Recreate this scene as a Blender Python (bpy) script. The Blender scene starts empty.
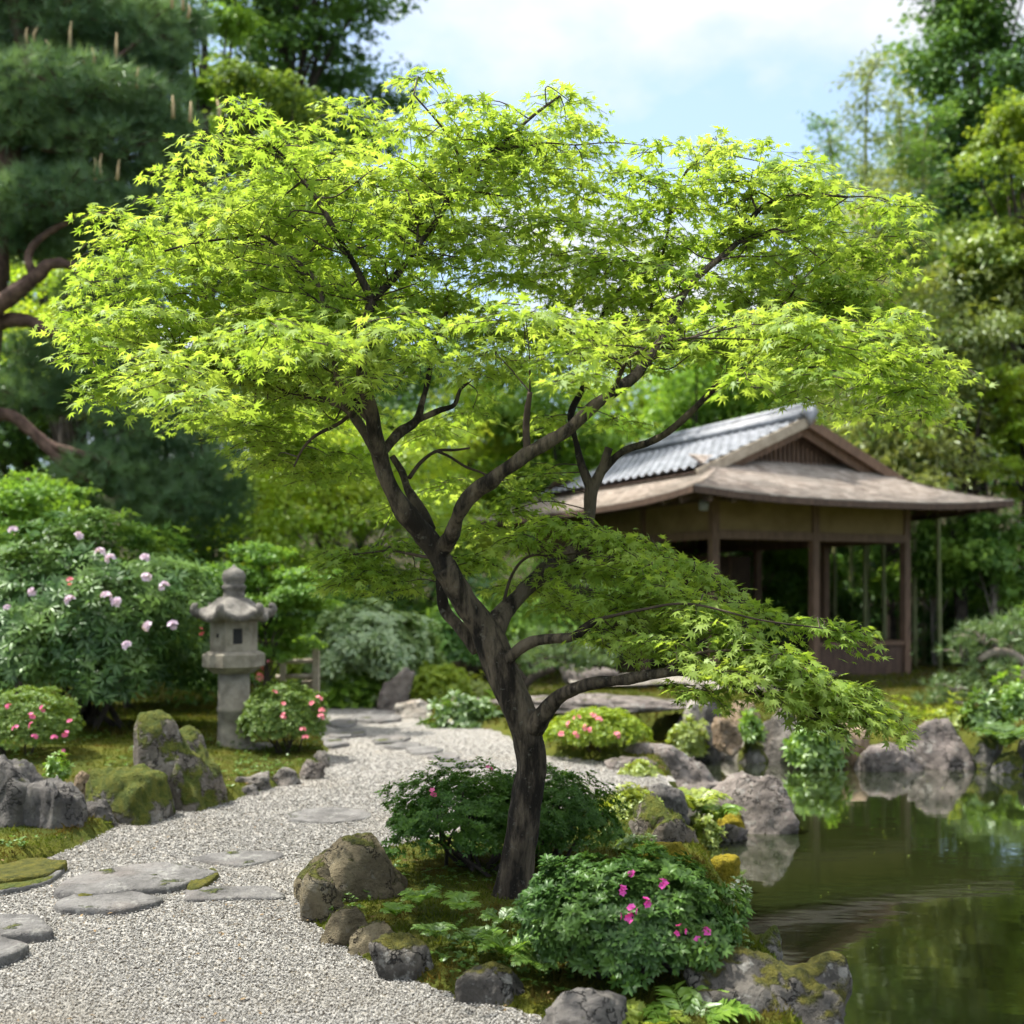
import bpy, bmesh, math, random
import numpy as np
from mathutils import Vector, Matrix

# ------------------------------------------------------------------ camera, sky, sun, exposure
SC = bpy.context.scene
COL = SC.collection
FPX, HZ, EYE = 1098.0, 590.0, 1.6          # focal length in pixels, horizon row, eye height
cd = bpy.data.cameras.new('camera')
cam = bpy.data.objects.new('camera', cd); COL.objects.link(cam)
cam.location = (0, 0, EYE); cam.rotation_euler = (math.pi / 2, 0, 0)
cd.sensor_width = 36; cd.lens = FPX / 1024 * 36
cd.shift_y = (HZ - 512) / 1024
cd.clip_start = .05; cd.clip_end = 600
cd.dof.use_dof = True; cd.dof.focus_distance = 5.3; cd.dof.aperture_fstop = 1.5
SC.camera = cam

SUN_EL, SUN_ROT = math.radians(61), math.radians(-80)
SUNV = Vector((math.sin(SUN_ROT) * math.cos(SUN_EL), math.cos(SUN_ROT) * math.cos(SUN_EL), math.sin(SUN_EL)))
W = bpy.data.worlds.new('World'); SC.world = W; W.use_nodes = True
wn, wl = W.node_tree.nodes, W.node_tree.links
wn.clear()
wo = wn.new('ShaderNodeOutputWorld'); bg = wn.new('ShaderNodeBackground')
sky = wn.new('ShaderNodeTexSky'); sky.sky_type = 'NISHITA'; sky.sun_disc = False
sky.sun_elevation = SUN_EL; sky.sun_rotation = SUN_ROT; sky.air_density = 1.0; sky.dust_density = 1.6
bg.inputs['Strength'].default_value = 0.15
tc = wn.new('ShaderNodeTexCoord'); mp = wn.new('ShaderNodeMapping')
mp.inputs['Scale'].default_value = (1.0, 1.0, 1.9); mp.inputs['Location'].default_value = (0.35, 0.0, 0.12)
nz = wn.new('ShaderNodeTexNoise'); nz.inputs['Scale'].default_value = 3.1; nz.inputs['Detail'].default_value = 7; nz.inputs['Roughness'].default_value = .52
rp = wn.new('ShaderNodeValToRGB'); rp.color_ramp.elements[0].position = .47; rp.color_ramp.elements[1].position = .62
mx = wn.new('ShaderNodeMix'); mx.data_type = 'RGBA'; mx.inputs[7].default_value = (2.4, 2.44, 2.5, 1)
hz = wn.new('ShaderNodeMix'); hz.data_type = 'RGBA'; hz.inputs[0].default_value = .6; hz.inputs[7].default_value = (1.36, 1.78, 2.36, 1)
wl.new(tc.outputs['Generated'], mp.inputs[0]); wl.new(mp.outputs[0], nz.inputs['Vector']); wl.new(nz.outputs['Fac'], rp.inputs[0])
wl.new(sky.outputs[0], hz.inputs[6]); wl.new(hz.outputs[2], mx.inputs[6]); wl.new(rp.outputs[0], mx.inputs[0])
# unseen extra white added overhead, above the camera's view, to raise fill light
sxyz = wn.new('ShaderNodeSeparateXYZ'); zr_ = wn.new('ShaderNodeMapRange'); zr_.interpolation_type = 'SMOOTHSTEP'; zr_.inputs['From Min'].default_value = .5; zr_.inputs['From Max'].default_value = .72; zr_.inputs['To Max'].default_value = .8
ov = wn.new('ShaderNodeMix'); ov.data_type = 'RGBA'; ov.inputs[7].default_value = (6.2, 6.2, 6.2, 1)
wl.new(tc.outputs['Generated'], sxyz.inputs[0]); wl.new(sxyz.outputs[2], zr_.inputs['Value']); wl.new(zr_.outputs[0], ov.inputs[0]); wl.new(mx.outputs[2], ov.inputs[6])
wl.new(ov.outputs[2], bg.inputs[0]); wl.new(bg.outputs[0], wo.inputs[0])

sd = bpy.data.lights.new('sun', 'SUN'); sd.energy = 3.6; sd.angle = math.radians(.55); sd.color = (1, .95, .86)
sun = bpy.data.objects.new('sun', sd); COL.objects.link(sun)
sun.rotation_euler = (-SUNV).to_track_quat('-Z', 'Y').to_euler(); sun.location = (-6, 10, 20)

SC.view_settings.view_transform = 'Standard'; SC.view_settings.look = 'None'
SC.view_settings.exposure = 1.55; SC.view_settings.gamma = 1.0
cy = SC.cycles
cy.max_bounces = 8; cy.diffuse_bounces = 5; cy.glossy_bounces = 3; cy.transmission_bounces = 4; cy.transparent_max_bounces = 6
cy.use_denoising = True; cy.use_adaptive_sampling = True; cy.adaptive_threshold = .03
cy.caustics_reflective = False; cy.caustics_refractive = False
cy.sample_clamp_indirect = 6

# ------------------------------------------------------------------ helpers
RNG = np.random.default_rng(7)
random.seed(7)

def wx(px, Y): return (px - 512) * Y / FPX
def wz(py, Y): return EYE - (py - HZ) * Y / FPX
def W3(px, py, Y): return np.array([wx(px, Y), Y, wz(py, Y)])
def gy(py, z=0.0): return (EYE - z) * FPX / (py - HZ)
def G(px, py, z=0.0):
    Y = gy(py, z); return np.array([wx(px, Y), Y])

def _h(ix, iy, iz):
    n = (ix * 374761393 + iy * 668265263 + iz * 1274126177) & 0xffffffff
    n = ((n ^ (n >> 13)) * 1274126177) & 0xffffffff
    n = n ^ (n >> 16)
    return (n & 0xffff) / 65535.0
def noise3(p):
    p = np.asarray(p, float); i = np.floor(p).astype(np.int64); f = p - i; f = f * f * (3 - 2 * f)
    r = 0
    for dx in (0, 1):
        wxx = f[:, 0] if dx else 1 - f[:, 0]
        for dy in (0, 1):
            wyy = f[:, 1] if dy else 1 - f[:, 1]
            for dz in (0, 1):
                wzz = f[:, 2] if dz else 1 - f[:, 2]
                r = r + wxx * wyy * wzz * _h(i[:, 0] + dx, i[:, 1] + dy, i[:, 2] + dz)
    return r * 2 - 1
def fbm(p, o=4, g=.5):
    a, s, r = 1.0, 1.0, 0
    for _ in range(o):
        r = r + a * noise3(np.asarray(p) * s + 17.3 * s); a *= g; s *= 2.03
    return r
def sstep(a, b, x):
    t = np.clip((x - a) / (b - a), 0, 1); return t * t * (3 - 2 * t)
def sdf(poly, x, y):
    P = np.asarray(poly, float); d = np.full(x.shape, 1e9); ins = np.zeros(x.shape, bool); n = len(P)
    for i in range(n):
        a, b = P[i], P[(i + 1) % n]; e = b - a
        t = np.clip(((x - a[0]) * e[0] + (y - a[1]) * e[1]) / (e @ e + 1e-12), 0, 1)
        d = np.minimum(d, (x - a[0] - t * e[0]) ** 2 + (y - a[1] - t * e[1]) ** 2)
        c = (a[1] > y) != (b[1] > y)
        with np.errstate(divide='ignore', invalid='ignore'):
            xi = (b[0] - a[0]) * (y - a[1]) / (b[1] - a[1] + 1e-15) + a[0]
        ins ^= c & (x < xi)
    d = np.sqrt(d); return np.where(ins, -d, d)
def unit(v): return v / (np.linalg.norm(v, axis=-1, keepdims=True) + 1e-12)
def rdir(n, r=RNG): return unit(r.normal(size=(n, 3)))
def frames(nrm, tip):
    n = unit(nrm); t = unit(tip - (tip * n).sum(-1, keepdims=True) * n); x = np.cross(t, n)
    return np.stack([x, t, n], -1)

class MB:
    def __init__(s): s.v, s.t, s.n = [], [], 0
    def add(s, v, t):
        v = np.asarray(v, float).reshape(-1, 3); t = np.asarray(t, np.int64).reshape(-1, 3)
        s.v.append(v); s.t.append(t + s.n); s.n += len(v); return s
    def scatter(s, tv, tt, pos, R, sc):
        N = len(pos)
        if N == 0: return s
        sc = np.asarray(sc, float)
        if sc.ndim == 0: sc = np.full(N, float(sc))
        sv = tv[None] * (sc[:, None, None] if sc.ndim == 1 else sc[:, None, :])
        v = np.einsum('nij,nkj->nki', R, sv) + pos[:, None, :]
        t = tt[None] + (np.arange(N) * len(tv))[:, None, None]
        return s.add(v.reshape(-1, 3), t.reshape(-1, 3))
    def box(s, c, size, R=None, taper=1.0):
        h = np.array(size) / 2
        v = np.array([[x, y, z] for z in (-1, 1) for y in (-1, 1) for x in (-1, 1)], float)
        v[4:, :2] *= taper
        v = v * h
        if R is not None: v = v @ np.asarray(R).T
        t = [(0, 2, 1), (1, 2, 3), (4, 5, 6), (5, 7, 6), (0, 1, 4), (1, 5, 4), (2, 6, 3), (3, 6, 7), (0, 4, 2), (2, 4, 6), (1, 3, 5), (3, 7, 5)]
        return s.add(v + np.array(c), t)
    def bar(s, a, b, w, h):
        a, b = np.array(a, float), np.array(b, float); d = b - a; L = np.linalg.norm(d); y = d / L
        x = np.cross(y, [0, 0, 1.0]); nx = np.linalg.norm(x); x = x / nx if nx > 1e-6 else np.array([1.0, 0, 0]); z = np.cross(x, y)
        return s.box((a + b) / 2, (w, L, h), np.stack([x, y, z], -1))
    def tube(s, pts, rad, k=8, wob=0.0, cap=True):
        P = np.asarray(pts, float); n = len(P); rad = np.broadcast_to(np.asarray(rad, float), (n,))
        T = unit(np.gradient(P, axis=0)); u = np.array([.0, 0, 1.0]) if abs(T[0, 2]) < .9 else np.array([1.0, 0, 0])
        a = np.arange(k) * 2 * np.pi / k; V = []
        for i in range(n):
            u = u - (u @ T[i]) * T[i]; u = u / (np.linalg.norm(u) + 1e-9); w = np.cross(T[i], u)
            V.append(P[i] + rad[i] * (np.cos(a)[:, None] * u + np.sin(a)[:, None] * w))
        V = np.concatenate(V)
        if wob:
            c = np.repeat(P, k, 0); d = V - c; r0 = np.repeat(rad, k)
            V = c + d * (1 + wob * fbm(V * np.array([9, 9, 4.0]) + 3, 3) * np.minimum(1, r0 / .02))[:, None]
        i = np.arange(n - 1)[:, None] * k; j = np.arange(k)[None]; j2 = (j + 1) % k
        A, B, C_, D = (i + j).ravel(), (i + j2).ravel(), (i + k + j2).ravel(), (i + k + j).ravel()
        t = np.concatenate([np.stack([A, B, C_], -1), np.stack([A, C_, D], -1)])
        if cap:
            V = np.concatenate([V, P[:1], P[-1:]]); m = n * k; jj = np.arange(k); j2 = (jj + 1) % k
            t = np.concatenate([t, np.stack([j2, jj, np.full(k, m)], -1), np.stack([(n - 1) * k + jj, (n - 1) * k + j2, np.full(k, m + 1)], -1)])
        return s.add(V, t)
    def lathe(s, prof, c=(0, 0, 0), k=24, ph=0.0):
        a = np.arange(k) * 2 * np.pi / k + ph; V = np.concatenate([np.stack([r * np.cos(a), r * np.sin(a), np.full(k, z)], -1) for r, z in prof])
        n = len(prof); i = np.arange(n - 1)[:, None] * k; j = np.arange(k)[None]; j2 = (j + 1) % k
        A, B, C_, D = (i + j).ravel(), (i + j2).ravel(), (i + k + j2).ravel(), (i + k + j).ravel()
        return s.add(V + np.array(c), np.concatenate([np.stack([A, B, C_], -1), np.stack([A, C_, D], -1)]))
    def grid(s, V, flip=False):
        n, m = V.shape[:2]; i = np.arange(n - 1)[:, None] * m; j = np.arange(m - 1)[None]
        A, B, C_, D = (i + j).ravel(), (i + j + 1).ravel(), (i + m + j + 1).ravel(), (i + m + j).ravel()
        t = np.concatenate([np.stack([A, B, C_], -1), np.stack([A, C_, D], -1)])
        if flip: t = t[:, ::-1]
        return s.add(V.reshape(-1, 3), t)
    def poly(s, pts2, z0, z1, inset=0.0):
        P = np.asarray(pts2, float); n = len(P); c = P.mean(0); Q = c + (P - c) * (1 - inset)
        V = np.concatenate([np.c_[P, np.full(n, z0)], np.c_[Q, np.full(n, z1)], [[c[0], c[1], z1]]]); j = np.arange(n); j2 = (j + 1) % n
        return s.add(V, np.concatenate([np.stack([j, j2, n + j2], -1), np.stack([j, n + j2, n + j], -1), np.stack([n + j, n + j2, np.full(n, 2 * n)], -1)]))
    def data(s): return np.concatenate(s.v), np.concatenate(s.t)
    def build(s, name, mat, parent=None, smooth=True, org=None):
        v, t = s.data()
        if org is None and parent is not None and parent.get('_org') is not None and not parent.get('_loc'): org = np.array(parent['_org'])
        if org is not None: v = v - np.asarray(org)
        me = bpy.data.meshes.new(name); me.vertices.add(len(v)); me.vertices.foreach_set('co', v.astype(np.float32).ravel())
        me.loops.add(len(t) * 3); me.loops.foreach_set('vertex_index', t.astype(np.int32).ravel())
        me.polygons.add(len(t)); me.polygons.foreach_set('loop_start', np.arange(len(t), dtype=np.int32) * 3)
        me.polygons.foreach_set('use_smooth', np.full(len(t), smooth, bool))
        me.update(calc_edges=True); me.validate()
        me.materials.append(mat)
        o = bpy.data.objects.new(name, me); COL.objects.link(o)
        if parent is not None: o.parent = parent
        elif org is not None: o.location = org
        return o

def tag(o, label=None, cat=None, group=None, kind=None):
    if label: o['label'] = label
    if cat: o['category'] = cat
    if group: o['group'] = group
    if kind: o['kind'] = kind
    return o
def thing(name, label, cat, org, group=None, rz=0.0, local=False):
    o = bpy.data.objects.new(name, None); COL.objects.link(o); o.empty_display_size = .1
    o.location = org; o.rotation_euler = (0, 0, rz); o['_org'] = [float(a) for a in org]
    if local: o['_loc'] = 1
    return tag(o, label, cat, group)

def spline(pts, n=6):
    P = np.asarray(pts, float)
    if len(P) < 3: return np.array([P[0] + (P[-1] - P[0]) * t for t in np.linspace(0, 1, n)])
    Q = np.concatenate([[2 * P[0] - P[1]], P, [2 * P[-1] - P[-2]]]); out = []
    for i in range(len(P) - 1):
        p0, p1, p2, p3 = Q[i:i + 4]
        for t in np.linspace(0, 1, n, endpoint=False):
            out.append(.5 * (2 * p1 + (p2 - p0) * t + (2 * p0 - 5 * p1 + 4 * p2 - p3) * t * t + (3 * p1 - p0 - 3 * p2 + p3) * t ** 3))
    out.append(P[-1]); return np.array(out)

# ------------------------------------------------------------------ leaf shapes
def _fan(out, droop):
    v = np.array([[0, .12, 0]] + [[x, y, 0] for x, y in out]); v[:, 2] = -droop * (v[:, 0] ** 2 + (v[:, 1] - .1) ** 2)
    n = len(out); return v, np.array([(0, i + 1, i + 2) for i in range(n - 1)])
def _maple():
    tips = [(-128, .42), (-82, .74), (-40, .93), (0, 1.05), (40, .93), (82, .74), (128, .42)]
    notch = [.2, .3, .36, .36, .3, .2]; out = [(0, 0)]
    for i, (a, r) in enumerate(tips):
        a_ = math.radians(a); out.append((r * math.sin(a_) * .98, .1 + r * math.cos(a_)))
        if i < 6:
            b = math.radians((a + tips[i + 1][0]) / 2); out.append((notch[i] * math.sin(b), .1 + notch[i] * math.cos(b)))
    out.append((0, 0)); return _fan(out, .22)
MAPLE = _maple()
DIAM = (np.array([[0, 0, 0], [-.3, .45, .1], [.3, .45, .1], [0, 1, -.12], [0, .45, 0]]), np.array([(0, 4, 1), (0, 2, 4), (4, 3, 1), (4, 2, 3)]))
LANCE = (np.array([[0, 0, 0], [-.13, .4, .05], [.13, .4, .05], [0, .45, 0], [0, 1, -.1]]), np.array([(0, 3, 1), (0, 2, 3), (3, 4, 1), (3, 2, 4)]))
OVAL = (np.array([[0, 0, 0], [-.18, .3, .06], [.18, .3, .06], [-.17, .68, .03], [.17, .68, .03], [0, 1, -.16], [0, .3, 0], [0, .68, -.03]]),
        np.array([(0, 6, 1), (0, 2, 6), (1, 6, 7), (1, 7, 3), (6, 2, 4), (6, 4, 7), (3, 7, 5), (7, 4, 5)]))
def _tuft(n=20, w=.018, seed=1):
    r = np.random.default_rng(seed); v, t = [], []
    for i in range(n):
        a = r.uniform(0, 2 * np.pi); e = r.uniform(.25, 1.25); d = np.array([math.cos(a) * math.sin(e), math.cos(e), math.sin(a) * math.sin(e)]) * r.uniform(.75, 1.05)
        s = np.cross(d, rdir(1, r)[0]); s = s / np.linalg.norm(s) * w; b = len(v); v += [-s, s, d]; t.append((b, b + 1, b + 2))
    return np.array(v), np.array(t)
TUFT = _tuft(26, .021)
TUFTW = _tuft(16, .045, 3)

# ------------------------------------------------------------------ materials
def newmat(name):
    m = bpy.data.materials.new(name); m.use_nodes = True; n = m.node_tree.nodes; n.clear(); l = m.node_tree.links
    o = n.new('ShaderNodeOutputMaterial'); return m, n, l, o
def c4(c): return (c[0], c[1], c[2], 1)
def mixc(n, l, fac, a, b):
    x = n.new('ShaderNodeMix'); x.data_type = 'RGBA'
    for s, v in ((0, fac), (6, a), (7, b)):
        if hasattr(v, 'links') or hasattr(v, 'is_linked'): l.new(v, x.inputs[s])
        elif s == 0: x.inputs[0].default_value = v
        else: x.inputs[s].default_value = c4(v)
    return x.outputs[2]
def tnoise(n, l, scale, detail=4, vec=None, rough=.55):
    x = n.new('ShaderNodeTexNoise'); x.inputs['Scale'].default_value = scale; x.inputs['Detail'].default_value = detail; x.inputs['Roughness'].default_value = rough
    if vec is not None: l.new(vec, x.inputs['Vector'])
    return x.outputs['Fac']
def ramp(n, l, src, a, b):
    x = n.new('ShaderNodeMapRange'); x.interpolation_type = 'SMOOTHSTEP'; x.inputs['From Min'].default_value = a; x.inputs['From Max'].default_value = b
    l.new(src, x.inputs['Value']); return x.outputs[0]
def math_(n, l, op, a, b):
    x = n.new('ShaderNodeMath'); x.operation = op
    for i, v in enumerate((a, b)):
        if isinstance(v, (int, float)): x.inputs[i].default_value = v
        else: l.new(v, x.inputs[i])
    return x.outputs[0]
def opos(n, l): return n.new('ShaderNodeNewGeometry').outputs['Position']

def leafmat(name, a, b, trans=.45, gloss=.05, rough=.45, c=None, cs=1.6, tb=1.35):
    m, n, l, o = newmat(name); g = n.new('ShaderNodeNewGeometry')
    col = mixc(n, l, g.outputs['Random Per Island'], a, b)
    if c is not None:
        col = mixc(n, l, ramp(n, l, tnoise(n, l, cs, 3, g.outputs['Position']), .42, .66), col, c)
    d = n.new('ShaderNodeBsdfDiffuse'); t = n.new('ShaderNodeBsdfTranslucent'); gl = n.new('ShaderNodeBsdfGlossy'); gl.inputs['Roughness'].default_value = rough
    gl.inputs['Color'].default_value = (.9, 1, .9, 1)
    tcol = n.new('ShaderNodeMix'); tcol.data_type = 'RGBA'; tcol.blend_type = 'MULTIPLY'; tcol.inputs[0].default_value = 1
    l.new(col, tcol.inputs[6]); tcol.inputs[7].default_value = (1.2 * tb, 1.12 * tb, .62 * tb, 1)
    l.new(col, d.inputs[0]); l.new(tcol.outputs[2], t.inputs[0])
    m1 = n.new('ShaderNodeMixShader'); m1.inputs[0].default_value = trans; l.new(d.outputs[0], m1.inputs[1]); l.new(t.outputs[0], m1.inputs[2])
    m2 = n.new('ShaderNodeMixShader'); m2.inputs[0].default_value = gloss; l.new(m1.outputs[0], m2.inputs[1]); l.new(gl.outputs[0], m2.inputs[2])
    l.new(m2.outputs[0], o.inputs[0]); return m
def principled(n, l, o, rough=.8, spec=.3):
    p = n.new('ShaderNodeBsdfPrincipled'); p.inputs['Roughness'].default_value = rough; p.inputs['Specular IOR Level'].default_value = spec; l.new(p.outputs[0], o.inputs[0]); return p
def bump(n, l, p, src, strength=.5, dist=.02):
    b = n.new('ShaderNodeBump'); b.inputs['Strength'].default_value = strength; b.inputs['Distance'].default_value = dist
    l.new(src, b.inputs['Height']); l.new(b.outputs[0], p.inputs['Normal'])
def plainmat(name, a, b, scale=6, rough=.8, bs=.3, bd=.01, stretch=None, spec=.3):
    m, n, l, o = newmat(name); p = principled(n, l, o, rough, spec); tcx = n.new('ShaderNodeTexCoord'); vec = tcx.outputs['Object']
    if stretch:
        mp_ = n.new('ShaderNodeMapping'); mp_.inputs['Scale'].default_value = stretch; l.new(vec, mp_.inputs[0]); vec = mp_.outputs[0]
    f = tnoise(n, l, scale, 6, vec, .6); l.new(mixc(n, l, ramp(n, l, f, .3, .7), a, b), p.inputs['Base Color'])
    bump(n, l, p, tnoise(n, l, scale * 4, 5, vec, .65), bs, bd); return m
def rockmat(name, a, b, moss=.0, mossc=((.065, .092, .014), (.135, .145, .02)), lichen=.4, warm=(.16, .12, .08), crack=1.0):
    m, n, l, o = newmat(name); p = principled(n, l, o, .88, .25); g = n.new('ShaderNodeNewGeometry'); oi = n.new('ShaderNodeObjectInfo')
    ad = n.new('ShaderNodeVectorMath'); ad.operation = 'ADD'; tcx = n.new('ShaderNodeTexCoord'); cb = n.new('ShaderNodeCombineXYZ')
    r9 = math_(n, l, 'MULTIPLY', oi.outputs['Random'], 41.0); l.new(r9, cb.inputs[0]); l.new(r9, cb.inputs[1])
    l.new(tcx.outputs['Object'], ad.inputs[0]); l.new(cb.outputs[0], ad.inputs[1]); v = ad.outputs[0]
    base = mixc(n, l, ramp(n, l, tnoise(n, l, 5, 8, v, .62), .32, .68), a, b)
    base = mixc(n, l, math_(n, l, 'MULTIPLY', ramp(n, l, tnoise(n, l, 2.3, 4, v), .5, .75), .5), base, warm)
    fine = tnoise(n, l, 34, 6, v, .7)
    base = mixc(n, l, math_(n, l, 'MULTIPLY', ramp(n, l, fine, .55, .7), .55), base, tuple(x * .35 for x in a))
    ck = math_(n, l, 'ABSOLUTE', math_(n, l, 'SUBTRACT', tnoise(n, l, 3.4, 5, v, .6), .5), 0.0); crk = ramp(n, l, ck, .0, .012)
    if crack: base = mixc(n, l, crk, tuple(x * .5 for x in a), base)
    if lichen:
        li = ramp(n, l, tnoise(n, l, 11, 5, v, .7), .56, .64); base = mixc(n, l, math_(n, l, 'MULTIPLY', li, lichen), base, (.42, .42, .38))
    hgt = math_(n, l, 'ADD', math_(n, l, 'MULTIPLY', tnoise(n, l, 7, 9, v, .68), 1.0), math_(n, l, 'MULTIPLY', fine, .3)); hgt = math_(n, l, 'ADD', hgt, math_(n, l, 'MULTIPLY', crk, .35 * crack))
    if moss > 0:
        sx = n.new('ShaderNodeSeparateXYZ'); l.new(g.outputs['Normal'], sx.inputs[0])
        mm = math_(n, l, 'ADD', math_(n, l, 'MULTIPLY', sx.outputs[2], .42), math_(n, l, 'MULTIPLY', tnoise(n, l, 3.6, 7, v, .62), 1.35))
        th = 1.25 - moss * .62
        mk = ramp(n, l, mm, th - .05, th + .06)
        mc = mixc(n, l, ramp(n, l, tnoise(n, l, 16, 5, v, .7), .35, .65), mossc[0], mossc[1])
        base = mixc(n, l, mk, base, mc)
        hgt = math_(n, l, 'ADD', hgt, math_(n, l, 'MULTIPLY', mk, math_(n, l, 'ADD', .45, math_(n, l, 'MULTIPLY', tnoise(n, l, 60, 4, v, .7), .9))))
    l.new(base, p.inputs['Base Color']); bump(n, l, p, hgt, 1.0, .055); return m

M = {}
M['maple'] = leafmat('maple_leaf', (.15, .25, .036), (.235, .335, .056), .52, .02, .5, (.255, .345, .072), 2.2, 1.5)
def barkmat():
    m, n, l, o = newmat('maple_bark'); p = principled(n, l, o, .9, .2); tcx = n.new('ShaderNodeTexCoord'); mp_ = n.new('ShaderNodeMapping'); mp_.inputs['Scale'].default_value = (1, 1, .28); l.new(tcx.outputs['Object'], mp_.inputs[0]); v = mp_.outputs[0]
    col = mixc(n, l, ramp(n, l, tnoise(n, l, 9, 7, v, .65), .40, .62), (.014, .011, .008), (.125, .10, .07))
    col = mixc(n, l, ramp(n, l, tnoise(n, l, 4.5, 5, v, .6), .54, .64), col, (.012, .010, .008))
    col = mixc(n, l, math_(n, l, 'MULTIPLY', ramp(n, l, tnoise(n, l, 26, 4, tcx.outputs['Object'], .7), .6, .68), .55), col, (.14, .135, .11))
    l.new(col, p.inputs['Base Color']); bump(n, l, p, math_(n, l, 'ADD', tnoise(n, l, 22, 6, v, .7), tnoise(n, l, 7, 4, v, .6)), 1.0, .035); return m
M['bark'] = barkmat()
M['twig'] = plainmat('twig_bark', (.03, .022, .014), (.07, .05, .035), 9, .85)
M['azalea_dark'] = leafmat('azalea_dark_leaf', (0.024, 0.068, 0.008), (0.056, 0.128, 0.016), .3, .018, .4, (0.072, 0.152, 0.018), 4)
M['azalea_front'] = leafmat('azalea_front_leaf', (0.027, 0.071, 0.012), (0.061, 0.130, 0.027), .3, .022, .4, (0.082, 0.157, 0.030), 4)
M['azalea_lime'] = leafmat('azalea_lime_leaf', (.12, .20, .015), (.26, .33, .03), .4, .02, .4)
M['azalea_mid'] = leafmat('azalea_mid_leaf', (0.069, 0.132, 0.021), (0.149, 0.218, 0.040), .35, .02, .4)
M['rhodo'] = leafmat('rhododendron_leaf', (.026, .07, .017), (.06, .13, .03), .25, .025, .35, (.115, .20, .04), 2.4)
M['pale_leaf'] = leafmat('pale_shrub_leaf', (.12, .21, .06), (.24, .33, .12), .4, .08, .4)
M['needle'] = leafmat('pine_needle', (.05, .115, .05), (.11, .20, .08), .25, .05, .4, (.15, .25, .095), 1.4)
M['needle_light'] = leafmat('light_needle', (0.075, 0.138, 0.050), (0.163, 0.237, 0.088), .3, .05, .4)
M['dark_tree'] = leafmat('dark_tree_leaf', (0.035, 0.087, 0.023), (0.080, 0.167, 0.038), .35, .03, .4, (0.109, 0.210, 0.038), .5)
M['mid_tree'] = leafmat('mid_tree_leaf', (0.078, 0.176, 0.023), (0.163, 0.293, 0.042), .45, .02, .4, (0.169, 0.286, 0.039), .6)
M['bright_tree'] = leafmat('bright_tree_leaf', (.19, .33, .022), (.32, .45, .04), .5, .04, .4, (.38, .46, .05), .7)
M['yellow_tree'] = leafmat('yellow_tree_leaf', (.13, .21, .025), (.25, .32, .04), .45, .04, .4, (.10, .18, .025), .9)
M['camellia'] = leafmat('camellia_leaf', (0.047, 0.121, 0.027), (0.135, 0.257, 0.054), .35, .02, .3, (0.203, 0.338, 0.054), .9)
M['bamboo_leaf'] = leafmat('bamboo_leaf', (.085, .15, .03), (.19, .25, .055), .45, .06, .4, (.25, .29, .06), .5)
M['culm'] = plainmat('bamboo_culm', (.10, .13, .04), (.2, .2, .09), 3, .5, .1)
M['dark_bark'] = plainmat('dark_bark', (.02, .016, .012), (.07, .055, .042), 6, .9, .8, .02)
M['pine_bark'] = plainmat('pine_bark', (.05, .03, .022), (.16, .10, .075), 7, .9, .9, .03)
M['grey_bark'] = plainmat('grey_bark', (.12, .10, .08), (.28, .24, .19), 6, .9, .6, .02)
M['fern'] = leafmat('fern_leaf', (.09, .19, .02), (.19, .31, .04), .45, .05, .4)
M['herb'] = leafmat('herb_leaf', (.05, .11, .018), (.11, .19, .03), .4, .05, .4)
M['limeherb'] = leafmat('lime_herb_leaf', (.17, .24, .025), (.3, .35, .06), .4, .05, .4)
M['moss_blade'] = leafmat('moss_blade', (.04, .065, .010), (.095, .115, .016), .35, .0, .6, (.085, .065, .018), 3)
M['candle'] = plainmat('pine_candle', (.30, .22, .11), (.42, .33, .18), 8)
M['magenta'] = leafmat('magenta_petal', (.50, .03, .26), (.68, .08, .42), .3, .03, .5, None, 1, .8)
M['pink'] = leafmat('pink_petal', (.62, .10, .17), (.78, .24, .30), .3, .03, .5, None, 1, .8)
M['rose'] = leafmat('rose_petal', (.58, .06, .22), (.74, .16, .34), .3, .03, .5, None, 1, .8)
M['lilac'] = leafmat('lilac_petal', (.58, .44, .60), (.78, .64, .76), .3, .03, .5, None, 1, .8)
M['white_petal'] = leafmat('white_petal', (.6, .6, .55), (.75, .75, .7), .3, .03, .5)
M['rock_dark'] = rockmat('dark_rock', (0.059, 0.056, 0.055), (0.162, 0.150, 0.136), .12, lichen=.15, warm=(.08, .07, .06))
M['rock_grey'] = rockmat('grey_rock', (0.091, 0.082, 0.072), (0.205, 0.186, 0.164), 0, lichen=.3)
M['rock_violet'] = rockmat('violet_rock', (0.094, 0.080, 0.071), (0.230, 0.199, 0.175), .05, lichen=.35, warm=(.2, .16, .15))
M['rock_mossy'] = rockmat('mossy_rock', (0.082, 0.070, 0.059), (0.197, 0.175, 0.147), .68, lichen=.3)
M['rock_moss'] = rockmat('heavily_mossed_rock', (.10, .095, .085), (.22, .21, .19), .86, lichen=.15)
M['rock_olive'] = rockmat('olive_rock', (0.081, 0.066, 0.040), (0.178, 0.150, 0.092), .34, mossc=((.05, .06, .012), (.11, .11, .018)), lichen=.12, warm=(.09, .07, .03))
M['rock_brown'] = rockmat('brown_rock', (.17, .12, .075), (.32, .24, .16), .35, lichen=.2)
M['rock_pale'] = rockmat('pale_rock', (0.213, 0.190, 0.160), (0.380, 0.350, 0.304), .05, lichen=.3, warm=(.35, .28, .2))
M['rock_front'] = rockmat('front_rock', (0.043, 0.040, 0.035), (0.135, 0.123, 0.106), .5, mossc=((.06, .065, .012), (.13, .12, .02)), lichen=.35, warm=(.08, .075, .07))
M['slab'] = rockmat('slab_stone', (0.095, 0.091, 0.087), (0.190, 0.184, 0.175), .02, lichen=.25, warm=(.2, .17, .15), crack=0)
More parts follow.
